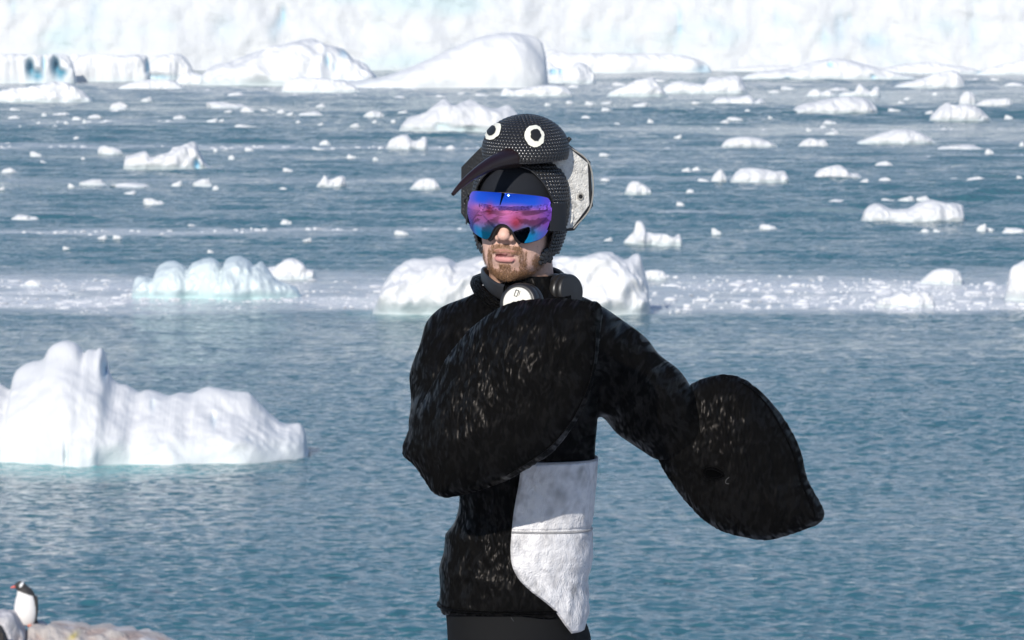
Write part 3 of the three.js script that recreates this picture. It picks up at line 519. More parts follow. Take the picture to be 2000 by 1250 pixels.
{ // the islet under them
  const c = atZ(100, 1262, ROCKZ);
  const g = gridGeo(60, 50, (i, j) => { const a = i / 59 * Math.PI * 2, r = j / 49, R = lerp(0.05, 7.5, r), x = c[0] - 2.4 + Math.cos(a) * R * 1.2, z = c[2] - Math.sin(a) * R; return { p: [x, c[1] - 0.75 - Math.pow(r, 1.6) * (c[1] + 0.6) + 0.35 * fbm(x * 0.6, z * 0.6, 3, 4) * (r > 0.05 ? 1 : 0), z], uv: [x * 2, z * 2], c: mix3(PINK, [0.3, 0.24, 0.21], sstep(-0.1, 0.3, fbm(x, z, 1, 3))) }; }, { flip: true });
  structure('ground', g, rockMat);
}
{ // gentoo-like penguin, facing the left of the view
  const ft = atZ(55, 1221.5, ROCKZ + 0.12), u = rs; // u: metres in one pixel
  const pen = thing('penguin', 'small penguin with white belly, dark back and orange red bill on the shore rock', 'penguin', ft[0], ft[1], ft[2]);
  const B = (dx, up, z) => [dx * u, up * u, z * u]; // pixels from the feet
  const body = (x, y, z) => {
    let d = sEll(x, y, z, B(-4, 30, 0), [23.5 * u, 36 * u, 22 * u]);
    d = smin(d, sEll(x, y, z, B(-4, 52, -1), [17.5 * u, 24 * u, 17 * u]), 0.06);
    d = smin(d, sCap(x, y, z, B(-7, 64, 0), B(-14, 77, 2), 11.5 * u, 9 * u), 0.05);
    d = smin(d, sEll(x, y, z, B(-15, 78, 2), [11 * u, 8.6 * u, 8.8 * u]), 0.02);
    d = smin(d, sCap(x, y, z, B(10, 12, -16), B(16, 1, -22), 6 * u, 2.5 * u), 0.03);
    return smax(d, -(y - 1 * u), 0.01);
  };
  const g = nets(body, B(-32, -1, -34), B(28, 92, 28), 0.011, { color: (x, y, z) => {
    const px = x / u, py = y / u, pz = z / u;
    if (py > 67 - 0.35 * (px + 14)) { // head, with a white patch over the eye
      const w = Math.exp(-(((px + 12.5 - (py - 80) * 0.5) / 3.6) ** 2 + ((py - 81) / 6) ** 2)) * (pz > -2 ? 1 : 0.3);
      return mix3([0.03, 0.027, 0.025], [0.85, 0.84, 0.83], sstep(0.35, 0.6, w));
    }
    const edge = px - (13.5 - 0.0045 * (py - 26) ** 2) - (pz - 6) * 0.35;
    return mix3([0.84, 0.81, 0.78], [0.035, 0.032, 0.03], sstep(-1.4, 1.4, edge + noise(px * 0.3, py * 0.3, pz * 0.3)));
  } });
  mesh('body', g, std({ vertexColors: true, roughness: 0.7 }), pen);
  const bm = std({ color: new THREE.Color(0.72, 0.13, 0.09), roughness: 0.45 });
  mesh('bill', tube([B(-23, 76.5, 2.5), B(-28, 76, 4), B(-34, 74.3, 5)], (t) => lerp(3.5, 0.9, t) * u, { seg: 14 }), bm, pen);
  const fm = std({ color: new THREE.Color(0.035, 0.032, 0.03), roughness: 0.7 });
  for (const [x, z, n] of [[17, 4, 1], [-22, -12, -1]]) {
    const f = nets((a, b, c) => smax(sEll(a, b, c, B(x, 38, z), [3 * u, 22 * u, 8 * u]), -10, 0.01), B(x - 6, 12, z - 12), B(x + 6, 64, z + 12), 0.009, {});
    mesh('flipper', f, fm, pen);
  }
  const om = std({ color: new THREE.Color(0.6, 0.2, 0.12), roughness: 0.6 });
  for (const x of [-9, 6]) mesh('foot', nets((a, b, c) => smax(sEll(a, b, c, B(x - 2, 0.6, 8), [5.5 * u, 3 * u, 9 * u]), -(b + 0.012), 0.004), B(x - 10, -4, -4), B(x + 6, 6, 20), 0.008, {}), om, pen);
}

// ---------- the man in the penguin suit ----------
const PZ = -12, FEET = 11.695;
// a point on the man, in metres from his feet, seen at that pixel when it lies z metres nearer than his middle
const q = (px, py, z = 0) => { const p = atZ(px, py, PZ + z); return [p[0], p[1] - FEET, z]; };
const yOf = (py, z = 0) => q(1000, py, z)[1];
const man = thing('person', 'bearded man in a black velvet penguin suit with a white belly, arms bent, looking aside', 'person', 0, FEET, PZ);

// cloth
const nap = (u, v) => 0.55 * tnoise(u, v, 9, 11) + 0.5 * tnoise(u, v, 23, 12) + 0.4 * tnoise(u, v, 60, 13);
const velvetBump = tex(1024, (u, v) => { const w = u + 0.03 * tnoise(u, v, 8, 3), h = 0.5 + 0.4 * tnoise(w, v, 7, 11) + 0.3 * tnoise2(w, v, 24, 13, 12) + 0.12 * tnoise2(w, v, 58, 30, 14); return [h, h, h]; });
// crushed pile: where it lies flat it shines, where it stands it is black; fine fibres throughout
const velvetPile = tex(1024, (u, v) => {
  const a = u + 0.06 * tnoise(u, v, 6, 41), b = v + 0.06 * tnoise(u, v, 6, 47), n = 0.4 * tnoise(a, b, 6, 42) + 0.7 * tnoise2(a, b, 22, 13, 43) + 0.85 * tnoise2(a, b, 52, 28, 45), fine = 0.9 * tnoise2(u, v, 150, 70, 46) + 0.7 * (hash(Math.floor(u * 1024) * 7919 + Math.floor(v * 1024)) - 0.5);
  const k = clamp((0.04 + 0.92 * sstep(-0.16, 0.26, n)) * (0.8 + 0.8 * fine)); return [k, k, k, k];
}, { repeat: [3.2, 2.8] });
const velvet = std({ color: new THREE.Color(0.0042, 0.0041, 0.004), roughness: 0.36, specularIntensity: 0.27, specularIntensityMap: velvetPile, specularColor: new THREE.Color(1, 0.93, 0.88), bumpMap: velvetBump, bumpScale: 0.017 });
velvetBump.repeat.set(3, 2.6);
const plush = std({ color: new THREE.Color(0.7, 0.69, 0.69), roughness: 0.5, bumpMap: tex(1024, (u, v) => { const w = u + 0.05 * tnoise(u, v, 6, 61), x = v + 0.05 * tnoise(u, v, 6, 62), h = 0.5 + 0.5 * Math.abs(tnoise2(w, x, 9, 6, 63)) + 0.4 * Math.abs(tnoise2(w, x, 21, 15, 64)) + 0.25 * Math.abs(tnoise(w, x, 44, 65)) + 0.1 * tnoise(u, v, 120, 66); return [h, h, h]; }), bumpScale: 0.006 });
plush.bumpMap.repeat.set(3.4, 3);
plush.map = tex(512, (u, v) => { const w = u + 0.03 * tnoise(u, v, 6, 5), n = 0.8 * tnoise(w, v, 12, 21) + 0.6 * tnoise(w, v * 0.999, 30, 22), k = clamp(0.91 + 0.6 * n, 0.4, 1); return [k, k, k * 1.01]; }, { srgb: false, repeat: [3.4, 3] });
const knit = std({ color: new THREE.Color(0.0072, 0.0074, 0.0077), roughness: 0.8, specularIntensity: 0.3 });

// torso: [y, left, right, middle z, half depth]
const TR = [[540, 958, 1088, -0.025, 0.066], [560, 940, 1098, -0.025, 0.075], [585, 912, 1128, -0.02, 0.088], [615, 888, 1160, -0.012, 0.102], [655, 872, 1182, 0, 0.118], [710, 866, 1180, 0.01, 0.128], [780, 872, 1168, 0.018, 0.132], [850, 884, 1163, 0.02, 0.128], [905, 892, 1160, 0.02, 0.124], [970, 897, 1154, 0.018, 0.118], [1008, 892, 1151, 0.012, 0.118], [1050, 873, 1147, 0.004, 0.128], [1100, 861, 1143, 0, 0.138], [1150, 860, 1140, 0, 0.14], [1205, 866, 1140, 0, 0.138], [1262, 882, 1140, 0, 0.13], [1330, 890, 1138, 0, 0.12]]
  .map(([py, l, r, z, d]) => { const a = q(l, py, z), b = q(r, py, z); return [a[1], (a[0] + b[0]) / 2, (b[0] - a[0]) / 2, z, d]; }).sort((a, b) => a[0] - b[0]);
const torsoCache = new Map();
function torsoRow(y) { const k = Math.round(y * 4000); let r = torsoCache.get(k); if (!r) torsoCache.set(k, r = rows(TR, y)); return r; }
function torso(x, y, z) { const [cx, rx, cz, rz] = torsoRow(y), a = (x - cx) / rx, b = (z - cz) / rz, k = Math.pow(Math.pow(Math.abs(a), 2.5) + Math.pow(Math.abs(b), 2.5), 1 / 2.5); return (k - 1) * Math.min(rx, rz) * 0.9; }
const near = { s: q(905, 668, 0.05), m: q(876, 745, 0.10), e: q(868, 830, 0.155), w: q(905, 850, 0.2) };
const far = { s: q(1130, 665, -0.02), m: q(1200, 722, -0.06), e: q(1262, 783, -0.105), w: q(1310, 830, -0.14) };
const HEM = yOf(1203, 0.1);
function suit(x, y, z) {
  let d = torso(x, y, z);
  let a = sCap(x, y, z, near.s, near.m, 0.078, 0.068);
  a = smin(a, sCap(x, y, z, near.m, near.e, 0.067, 0.058), 0.03);
  a = smin(a, sCap(x, y, z, near.e, near.w, 0.058, 0.05), 0.04);
  d = smin(d, a, 0.05);
  let b = sCap(x, y, z, far.s, far.m, 0.079, 0.077);
  b = smin(b, sCap(x, y, z, far.m, far.e, 0.077, 0.075), 0.03);
  b = smin(b, sCap(x, y, z, far.e, far.w, 0.075, 0.07), 0.03);
  d = smin(d, b, 0.035);
  // folds: round the waist, along the sleeves
  const wv = sstep(HEM - 0.05, HEM + 0.02, y) * (1 - sstep(HEM + 0.15, HEM + 0.21, y));
  d -= wv * 0.0085 * (ridged(x * 2.2 + 2, (y + 0.2 * x) * 12, z * 2.2, 2) - 0.3);
  d -= 0.003 * noise(x * 16, y * 16, z * 16) + (x < 0 ? 0.003 : 0.0075) * ridged((x + y) * 9, (x - y) * 3, z * 6, 2) * sstep(0.12, 0.2, Math.abs(x - 0.02));
  return d;
}
const inSuit = (x, y, z) => smax(suit(x, y, z), (HEM - 0.012 * noise(x * 9, z * 9, 2) - 0.02 * (x < -0.1 ? -0.1 - x : 0) * 4) - y, 0.006);
const planar = (x, y, z) => [x + 0.25 * z, y];
mesh('suit', nets(inSuit, [-0.24, HEM - 0.06, -0.24], [0.42, yOf(538), 0.32], 0.0065, { uv: planar }), velvet, man);

// the white belly: two pieces of plush laid over the front of the suit
function onTorso(th, y, lift) { const [cx, , cz] = torsoRow(y), dx = Math.sin(th), dz = Math.cos(th); let a = 0.01, b = 0.4; for (let k = 0; k < 26; k++) { const m = (a + b) / 2; if (bodyFor(cx + dx * m, y, cz + dz * m) < 0) a = m; else b = m; } return [cx + dx * (a + lift), y, cz + dz * (a + lift)]; }
function bodyFor(x, y, z) { const wv = sstep(HEM - 0.05, HEM + 0.02, y) * (1 - sstep(HEM + 0.15, HEM + 0.21, y)); return torso(x, y, z) - wv * 0.0085 * (ridged(x * 2.2 + 2, (y + 0.2 * x) * 12, z * 2.2, 2) - 0.3) - 0.003; }
const LEFT = [[890, 1018], [930, 1015], [970, 1008], [1000, 1003], [1040, 999], [1075, 997], [1105, 1001], [1130, 1014], [1150, 1034], [1172, 1062], [1190, 1082], [1210, 1096], [1225, 1106], [1240, 1117]].map(([py, px]) => [yOf(py, 0.12), px]).sort((a, b) => a[0] - b[0]);
function thetaOf(px, y) { // the angle at which the suit's surface is seen at that pixel
  let a = -1.2, b = 1.5; for (let k = 0; k < 30; k++) { const m = (a + b) / 2, p = onTorso(m, y, 0); if (project(p[0], p[1] + FEET, p[2] + PZ)[0] < px) a = m; else b = m; } return a;
}
function belly(name, pyTop, pyBottom, lift, tuck = true) {
  const NU = 70, NV = Math.round((pyBottom - pyTop) / 3.4), mid = 0.98, edge = [];
  for (let j = 0; j < NV; j++) { const y = yOf(lerp(pyBottom, pyTop, j / (NV - 1)), 0.12); edge.push([y, thetaOf(rows(LEFT, y)[0], y)]); }
  const g = gridGeo(NU, NV, (i, j) => {
    const [y, tl] = edge[j], th = lerp(tl, Math.max(tl + 0.02, 2 * mid - tl), i / (NU - 1)), rim = Math.min(i, NU - 1 - i, j, tuck ? NV - 1 - j : 9) === 0;
    const crease = 0.004 * ridged(th * 2.2 + y * 5, y * 9 - th * 1.6, 3.3, 2) + 0.002 * noise(th * 9, y * 30, 2);
    return { p: onTorso(th, y, rim ? -0.001 : lerp(lift, !tuck && j > NV - 6 ? 0.002 : lift, clamp((j - NV + 6) / 4)) + Math.max(0, crease) * (!tuck && j > NV - 6 ? 0.3 : 1)), uv: [th * 0.15, y] };
  });
  return mesh(name, g, plush, man);
}
belly('belly_panel', 902, 1037, 0.002);
belly('belly_panel', 1034, 1240, 0.0045, false);
{ // the fold between the two, and the piping at the top
  const pts = []; const y0 = yOf(1038, 0.12), y1 = yOf(903, 0.12), a0 = thetaOf(1000, y0), a1 = thetaOf(1016, y1), p2 = [];
  for (let k = 0; k <= 24; k++) { const t = k / 24; pts.push(onTorso(lerp(a0, 1.9, t), y0 - 0.006 * t, 0.0035)); p2.push(onTorso(lerp(a1, 1.9, t), y1, 0.002)); }
  mesh('hem', tube(pts, 0.0024, { seg: 60 }), plush, man); mesh('hem', tube(p2, 0.0022, { seg: 60 }), plush, man);
  const hp = []; for (let k = 0; k <= 40; k++) { const t = lerp(-1.9, 0.75, k / 40), y = HEM + 0.012; hp.push(onTorso(t, y, 0.001)); }
  mesh('hem', tube(hp, 0.0025, { seg: 80 }), velvet, man);
}
// leggings and boots, below the frame
const hipY = HEM;
const leg = (x, y, z, h, k, f) => smin(sCap(x, y, z, h, k, 0.112, 0.066), sCap(x, y, z, k, f, 0.066, 0.045), 0.03);
const legs = (x, y, z) => {
  let d = smax(torso(x, y, z) + 0.006, y - hipY - 0.02, 0.01);
  d = smax(d, hipY - 0.2 - y, 0.05);
  d = smin(d, leg(x, y, z, q(993, 1275, 0.02), [-0.04, 0.49, 0.07], [-0.05, 0.1, -0.02]), 0.04);
  return smin(d, smin(sCap(x, y, z, q(1062, 1260, -0.035), [0.13, 0.49, 0.03], 0.094, 0.064), sCap(x, y, z, [0.13, 0.49, 0.03], [0.17, 0.1, -0.1], 0.064, 0.045), 0.03), 0.02);
};
mesh('leggings', nets(legs, [-0.2, 0.06, -0.22], [0.3, hipY + 0.04, 0.24], 0.011, { uv: planar }), knit, man);
mesh('leg_seam', tube([q(998, 1206, 0.134), q(1012, 1226, 0.132), q(1030, 1252, 0.128), q(1042, 1290, 0.125)], 0.0007, { seg: 30 }), std({ color: new THREE.Color(0.04, 0.045, 0.048), roughness: 0.6 }), man);
for (const [x, z] of [[-0.05, -0.02], [0.17, -0.1]]) mesh('boot', nets((a, b, c) => smax(smin(sCap(a, b, c, [x, 0.2, z - 0.01], [x, 0.05, z], 0.06, 0.058), sEll(a, b, c, [x + 0.02, 0.03, z + 0.09], [0.055, 0.06, 0.13]), 0.04), -b, 0.01), [x - 0.1, -0.02, z - 0.1], [x + 0.1, 0.28, z + 0.26], 0.012, {}), knit, man);

// padded flippers: a closed outline, puffed to both sides of a slanted middle
function spline(pts, n) { return new THREE.CatmullRomCurve3(pts.map(([x, y]) => new THREE.Vector3(x, y, 0)), true, 'centripetal').getSpacedPoints(n).map((p) => [p.x, p.y]); }
function flipper(outline, zMid, thick, reach, wrinkle, label) {
  const px = spline(outline, 260), poly = px.map(([x, y]) => q(x, y, zMid(x, y))); poly.pop();
  const n = poly.length, cache = new Map();
  const xs = poly.map((p) => p[0]), ys = poly.map((p) => p[1]), lo = [Math.min(...xs) - 0.02, Math.min(...ys) - 0.02], hi = [Math.max(...xs) + 0.02, Math.max(...ys) + 0.02];
  const inward = (x, y) => { // distance to the outline, positive inside
    const key = Math.round(x * 2e4) * 1e6 + Math.round(y * 2e4); let d = cache.get(key); if (d !== undefined) return d;
    let best = 1e9, ins = false;
    for (let i = 0, j = n - 1; i < n; j = i++) {
      const [ax, ay] = poly[j], [bx, by] = poly[i], ex = bx - ax, ey = by - ay, t = clamp(((x - ax) * ex + (y - ay) * ey) / (ex * ex + ey * ey + 1e-12));
      best = Math.min(best, (x - ax - ex * t) ** 2 + (y - ay - ey * t) ** 2);
      if ((ay > y) !== (by > y) && x < (bx - ax) * (y - ay) / (by - ay) + ax) ins = !ins;
    }
    d = Math.sqrt(best) * (ins ? 1 : -1); cache.set(key, d); return d;
  };
  const midZ = (x, y) => { const p = project(x, y + FEET, PZ + 0.15); return zMid(p[0], p[1]); };
  const step = 0.003, gx = Math.ceil((hi[0] - lo[0]) / step) + 2, gy = Math.ceil((hi[1] - lo[1]) / step) + 2; let T = new Float32Array(gx * gy);
  for (let j = 0; j < gy; j++) for (let i = 0; i < gx; i++) { const x = lo[0] + i * step, y = lo[1] + j * step, d = inward(x, y), t = clamp(d / reach); T[j * gx + i] = d <= 0 ? 0 : (thick * Math.sqrt(1 - (1 - t) ** 2) + wrinkle(x, y) * sstep(0, 0.04, d)) ** 2; }
  for (let pass = 0; pass < 14; pass++) { const S = new Float32Array(gx * gy); for (let j = 1; j < gy - 1; j++) for (let i = 1; i < gx - 1; i++) { const o = j * gx + i; S[o] = (T[o] * 2 + T[o - 1] + T[o + 1] + T[o - gx] + T[o + gx]) / 6; } T = S; }
  const half = (x, y) => { const d = inward(x, y); if (d <= 0) return d; const a = clamp((x - lo[0]) / step, 0, gx - 2), b = clamp((y - lo[1]) / step, 0, gy - 2), i = Math.floor(a), j = Math.floor(b), u = a - i, v = b - j, o = j * gx + i; return Math.sqrt(lerp(lerp(T[o], T[o + 1], u), lerp(T[o + gx], T[o + gx + 1], u), v)) * sstep(-0.012, 0.012, d); };
  const f = (x, y, z) => { const d = inward(x, y), w = Math.abs(z - midZ(x, y)); return d > 0 ? (w - half(x, y)) * 0.75 : Math.hypot(d, Math.max(0, w - 0.001)); };
  const zs = poly.map((p) => p[2]);
  const g = nets(f, [lo[0], lo[1], Math.min(...zs) - thick - 0.03], [hi[0], hi[1], Math.max(...zs) + thick + 0.03], 0.0062, { uv: planar });
  const front = (x, y) => midZ(x, y) + Math.max(0, half(x, y));
  const m = mesh('flipper', g, velvet, man); if (label) m.userData.label = label;
  return { m, front, onFront: (a, b, lift = 0) => { let z = zMid(a, b) + thick; for (let k = 0; k < 4; k++) { const p = q(a, b, z); z = front(p[0], p[1]); } const p = q(a, b, z + lift); return p; } };
}
const near2 = flipper([[958, 612], [1000, 591], [1060, 584], [1105, 584], [1145, 588], [1170, 592], [1176, 606], [1172, 650], [1166, 705], [1152, 768], [1122, 828], [1082, 880], [1040, 909], [990, 938], [940, 956], [895, 968], [866, 971], [846, 962], [828, 936], [808, 908], [788, 890], [787, 872], [800, 836], [816, 800], [830, 778], [850, 742], [874, 698], [912, 650]],
  (x, y) => 0.272 + 0.00024 * (x - 980) + 0.00011 * (y - 780), 0.105, 0.21,
  (x, y) => 0.008 * fbm(x * 9, y * 9, 3, 3) + 0.006 * ridged((x + y) * 7, (x - y) * 3, 1.5, 2), 'near flipper raised across the chest');
const far2 = flipper([[1318, 790], [1336, 764], [1362, 744], [1392, 735], [1418, 732], [1442, 736], [1476, 756], [1508, 788], [1538, 828], [1562, 876], [1578, 938], [1600, 978], [1610, 1004], [1602, 1020], [1572, 1034], [1540, 1045], [1500, 1055], [1458, 1050], [1418, 1040], [1380, 1020], [1340, 980], [1310, 940], [1286, 896], [1286, 868], [1300, 826]],
  (x, y) => -0.15 - 0.0001 * (x - 1400), 0.075, 0.17,
  (x, y) => 0.006 * fbm(x * 8, y * 8, 7, 3) + 0.007 * ridged(x * 5 + y * 6, (x - y) * 13, 2.5, 2), 'far flipper held out to the side');
const seamOf = (F, pts, r) => tube(pts.map(([x, y]) => F.onFront(x, y, 0.001)), r, { seg: 90, rad: 6 });
mesh('seam', seamOf(near2, [[1160, 606], [1162, 660], [1157, 715], [1142, 768], [1113, 825], [1075, 870], [1034, 900], [988, 928]], 0.002), velvet, man);
mesh('seam', seamOf(far2, [[1412, 738], [1456, 752], [1497, 790], [1527, 838], [1551, 890], [1569, 950], [1590, 1000], [1590, 1018]], 0.002), velvet, man);
{ // the hand hole in the far flipper, with its stitched rim and a loose thread
  const ring = []; for (let k = 0; k < 20; k++) { const a = k / 20 * 6.2832, dx = Math.cos(a) * 19, dy = Math.sin(a) * 10 * (1 - 0.25 * Math.cos(a)); ring.push([1394 + dx, 925 + dy + dx * 0.12]); }
  mesh('hole_rim', tube(ring.map(([x, y]) => far2.onFront(x, y, 0.002)), 0.0032, { closed: true, seg: 60 }), velvet, man);
  const c = far2.onFront(1394, 925, 0.0032), pos = [...c], idx = []; ring.forEach(([x, y], k) => { pos.push(...far2.onFront(x, y, 0.003)); idx.push(0, (k + 1) % 20 + 1, k + 1); });
  mesh('hole', geo(pos, idx, {}), std({ color: new THREE.Color(0.001, 0.001, 0.001), roughness: 1, specularIntensity: 0 }), man);
  mesh('thread', tube([[1424, 932], [1418, 938], [1418, 944], [1424, 945]].map(([x, y]) => far2.onFront(x, y, 0.003)), 0.0005, { seg: 20 }), std({ color: new THREE.Color(0.1, 0.1, 0.1) }), man);
}

// head: millimetres from the middle of the eyes, turned to the side he looks to
const headFrame = new THREE.Matrix4().makeTranslation(...q(1013, 415, 0)).multiply(new THREE.Matrix4().makeRotationY(-15 * Math.PI / 180)).multiply(new THREE.Matrix4().makeRotationZ(-3.5 * Math.PI / 180)).multiply(new THREE.Matrix4().makeScale(0.001, 0.001, 0.001));
const headInv = headFrame.clone().invert(), hv = new THREE.Vector3();
const toHead = (x, y, z) => { hv.set(x, y, z).applyMatrix4(headInv); return [hv.x, hv.y, hv.z]; };
const fromHead = (x, y, z) => { hv.set(x, y, z).applyMatrix4(headFrame); return [hv.x, hv.y, hv.z]; };
const E = (x, y, z, cx, cy, cz, rx, ry, rz) => sEll(x, y, z, [cx, cy, cz], [rx, ry, rz]);
function face(x, y, z) {
  const ax = Math.abs(x);
  let d = E(x, y, z, 0, 25, -16, 75, 90, 95);
  d = smin(d, E(x, y, z, 0, -40, 22, 64, 82, 66), 14);
  d = smin(d, E(x, y, z, 0, -88, 28, 53, 42, 52), 14);
  d = smin(d, E(ax, y, z, 42, -80, -2, 17, 34, 32), 18);     // corners of the jaw
  d = smin(d, E(x, y, z, 0, -113, 62, 21, 16, 17), 14);      // chin
  d = smin(d, E(ax, y, z, 40, -22, 52, 24, 20, 22), 14);     // cheekbones
  d = smin(d, E(x, y, z, 0, -78, 74, 27, 24, 15), 12);       // mouth mound
  d = smin(d, sCap(x, y, z, [0, 0, 82], [0, -38, 101], 8, 11), 8);
  d = smin(d, E(x, y, z, 0, -41, 104, 11.5, 9.5, 9.5), 5);
  d = smin(d, E(ax, y, z, 12, -46, 93, 8, 7, 10), 4);
  d = smax(d, -E(ax, y, z, 6.5, -53, 99, 4.2, 3.5, 6), 2);
  d = smin(d, E(x, y, z, 0, -73, 87.5, 23, 5.2, 6.5), 4);
  d = smin(d, E(x, y, z, 0, -88, 87, 19, 6.8, 6.5), 4);
  d = smax(d, -sCap(x, y, z, [-19, -80, 95], [19, -80, 95], 3.1, 3.1), 1.5);
  d = smax(d, -E(x, y, z, 0, -99, 92, 16, 4, 5), 5);
  return d;
}
const skinTone = [0.72, 0.46, 0.365], beardTone = [0.25, 0.135, 0.072], lipTone = [0.56, 0.25, 0.235];
function beardAt(x, y, z) { // 0..1: how thick the beard grows
  const ax = Math.abs(x), n = 0.16 * noise(x * 0.12, y * 0.12, z * 0.12) + 0.12 * noise(x * 0.5, y * 0.5, z * 0.5);
  const jawLine = sstep(-97, -114, y + 0.1 * ax), side = sstep(42, 56, ax) * sstep(-66, -94, y) * 0.85 * (1 - 0.3 * sstep(70, 30, z));
  const tache = sstep(12, 5, Math.abs(y + 64 + ax * 0.2)) * sstep(36, 26, ax) * sstep(-54, -59, y) * (y > -76 + ax * 0.04 || ax > 22 ? 1 : 0) * sstep(50, 65, z);
  const corner = sstep(9, 4, Math.abs(ax - 33)) * sstep(-64, -72, y) * 0.45, soul = sstep(16, 8, ax) * sstep(-94, -98, y) * sstep(-112, -104, y) * 0.7;
  const gap = sstep(12, 4, Math.abs(ax - 22)) * sstep(-92, -96, y) * sstep(-112, -104, y);
  return clamp(Math.max(jawLine * 0.9 * (1 - 0.55 * gap), side, tache * 0.72, corner, soul) + n * 1.9 - 0.08) * sstep(-42, -48, y) * sstep(-165, -150, y) * (z > -30 ? 1 : 0);
}
const skinNets = (x, y, z) => {
  const h = toHead(x, y, z);
  let d = face(...h) * 0.001;
  d = smin(d, sCap(x, y, z, q(1016, 470, -0.03), q(1020, 600, -0.03), 0.06, 0.066), 0.014);
  d = smin(d, sCap(x, y, z, q(972, 545, 0.02), q(1000, 590, 0.03), 0.013, 0.012), 0.02); // neck tendon
  return smin(d, sEll(x, y, z, q(1018, 640, -0.01), [0.11, 0.05, 0.08]), 0.04);
};
const yMin = yOf(640);
mesh('body', nets(skinNets, [-0.14, yMin - 0.02, -0.14], [0.16, yOf(270), 0.14], 0.0032, { color: (x, y, z) => {
  const [hx, hy, hz] = toHead(x, y, z), ax = Math.abs(hx);
  let c = mix3(skinTone, [0.74, 0.42, 0.345], 0.5 * sstep(24, 4, Math.hypot(hx, hy + 42, hz - 100)) + 0.25 * sstep(0.1, 0.5, noise(hx * 0.05, hy * 0.05, hz * 0.05)));
  c = mix3(c, lipTone, hz > 66 ? sstep(4, 1.5, Math.abs(hy + 72.5) - 2.8 + ax * 0.13) * sstep(27, 22, ax) : 0);
  c = mix3(c, lipTone, hz > 66 ? sstep(4, 1.5, Math.abs(hy + 87.5) - 4.2 + ax * 0.17) * sstep(24, 19, ax) : 0);
  if (hz > 60 && Math.abs(hy + 80) < 2.6 && ax < 18) c = [0.1, 0.02, 0.02];
  return mix3(c, beardTone, 0.6 * beardAt(hx, hy, hz));
}, uv: (x, y, z) => [x + 0.4 * z, y] }), std({ vertexColors: true, roughness: 0.5, specularIntensity: 0.7, bumpMap: tex(512, (u, v) => { const h = 0.5 + 0.5 * tnoise(u, v, 22, 71) + 0.4 * tnoise(u, v, 60, 72); return [h, h, h]; }, { repeat: [14, 14] }), bumpScale: 0.0007 }), man);
{ // short hairs of the beard
  seed = 31; const pos = [], idx = [], col = [];
  const dir = new THREE.Vector3();
  for (let tries = 0; idx.length / 3 < 14000 && tries < 260000; tries++) {
    const th = (rnd() * 2 - 1) * 1.75, y = -48 - rnd() * 95, dx = Math.sin(th), dz = Math.cos(th);
    let a = 10, b = 130; const F = (r) => face(dx * r, y, 10 + dz * r); if (F(a) > 0) continue;
    for (let k = 0; k < 14; k++) { const m = (a + b) / 2; if (F(m) < 0) a = m; else b = m; }
    const x = dx * a, z = 10 + dz * a; if (rnd() > beardAt(x, y, z) * 1.25 - 0.1) continue;
    dir.set(dx * 0.55 + (rnd() - 0.5) * 0.7, -0.75 + (rnd() - 0.5) * 0.5, dz * 0.55 + (rnd() - 0.5) * 0.4).normalize();
    const L = 2.2 + rnd() * 3.4, w = 0.26, k = pos.length / 3, sx = dz * w, sz = -dx * w;
    const A = fromHead(x - sx, y, z - sz), Bp = fromHead(x + sx, y, z + sz), C = fromHead(x + dir.x * L, y + dir.y * L, z + dir.z * L);
    pos.push(...A, ...Bp, ...C); idx.push(k, k + 1, k + 2);
    const t = rnd(), c = mix3([0.15, 0.075, 0.035], [0.42, 0.24, 0.12], t * t); col.push(...c, ...c, ...c);
  }
  const m = mesh('beard', geo(pos, idx, { color: col }), std({ vertexColors: true, roughness: 0.5 }), man); m.userData.kind = 'stuff';
}

// ---------- what he wears on his head ----------
const hat = thing('penguin_helmet', 'black scaled helmet shaped like a penguin head with painted eyes and a hooked beak', 'helmet', 0, FEET, PZ);
const inHead = (g) => { const P = g.attributes.position; for (let i = 0; i < P.count; i++) P.setXYZ(i, ...fromHead(P.getX(i), P.getY(i), P.getZ(i))); g.computeVertexNormals(); return g; };
const gloss = std({ color: new THREE.Color(0.05, 0.05, 0.052), metalness: 0.55, roughness: 0.2 });
const matte = std({ color: new THREE.Color(0.016, 0.016, 0.018), roughness: 0.7 });
const scaleGeo = new THREE.SphereGeometry(1, 8, 5, 0, 6.2832, 0, 1.6);
function scales(name, spots, mat) { // spots: [position, outward, up, size]
  const m = new THREE.InstancedMesh(scaleGeo, mat, spots.length), M = new THREE.Matrix4(), X = new THREE.Vector3(), Y = new THREE.Vector3(), Z = new THREE.Vector3();
  spots.forEach(([p, n, up, s], i) => {
    Y.set(...n).normalize(); Z.set(...up); Z.addScaledVector(Y, -Z.dot(Y)).normalize(); Y.addScaledVector(Z, 0.32).normalize(); Z.addScaledVector(Y, -Z.dot(Y)).normalize(); X.crossVectors(Y, Z);
    M.makeBasis(X.clone().multiplyScalar(s * 0.55), Y.clone().multiplyScalar(s * 0.34), Z.clone().multiplyScalar(s * 0.72)).setPosition(...p); m.setMatrixAt(i, M);
  });
  m.name = name; m.castShadow = m.receiveShadow = true; m.userData.kind = 'stuff'; hat.add(m); return m;
}
const rotHead = (v) => { const a = fromHead(...v), b = fromHead(0, 0, 0); return [a[0] - b[0], a[1] - b[1], a[2] - b[2]]; };
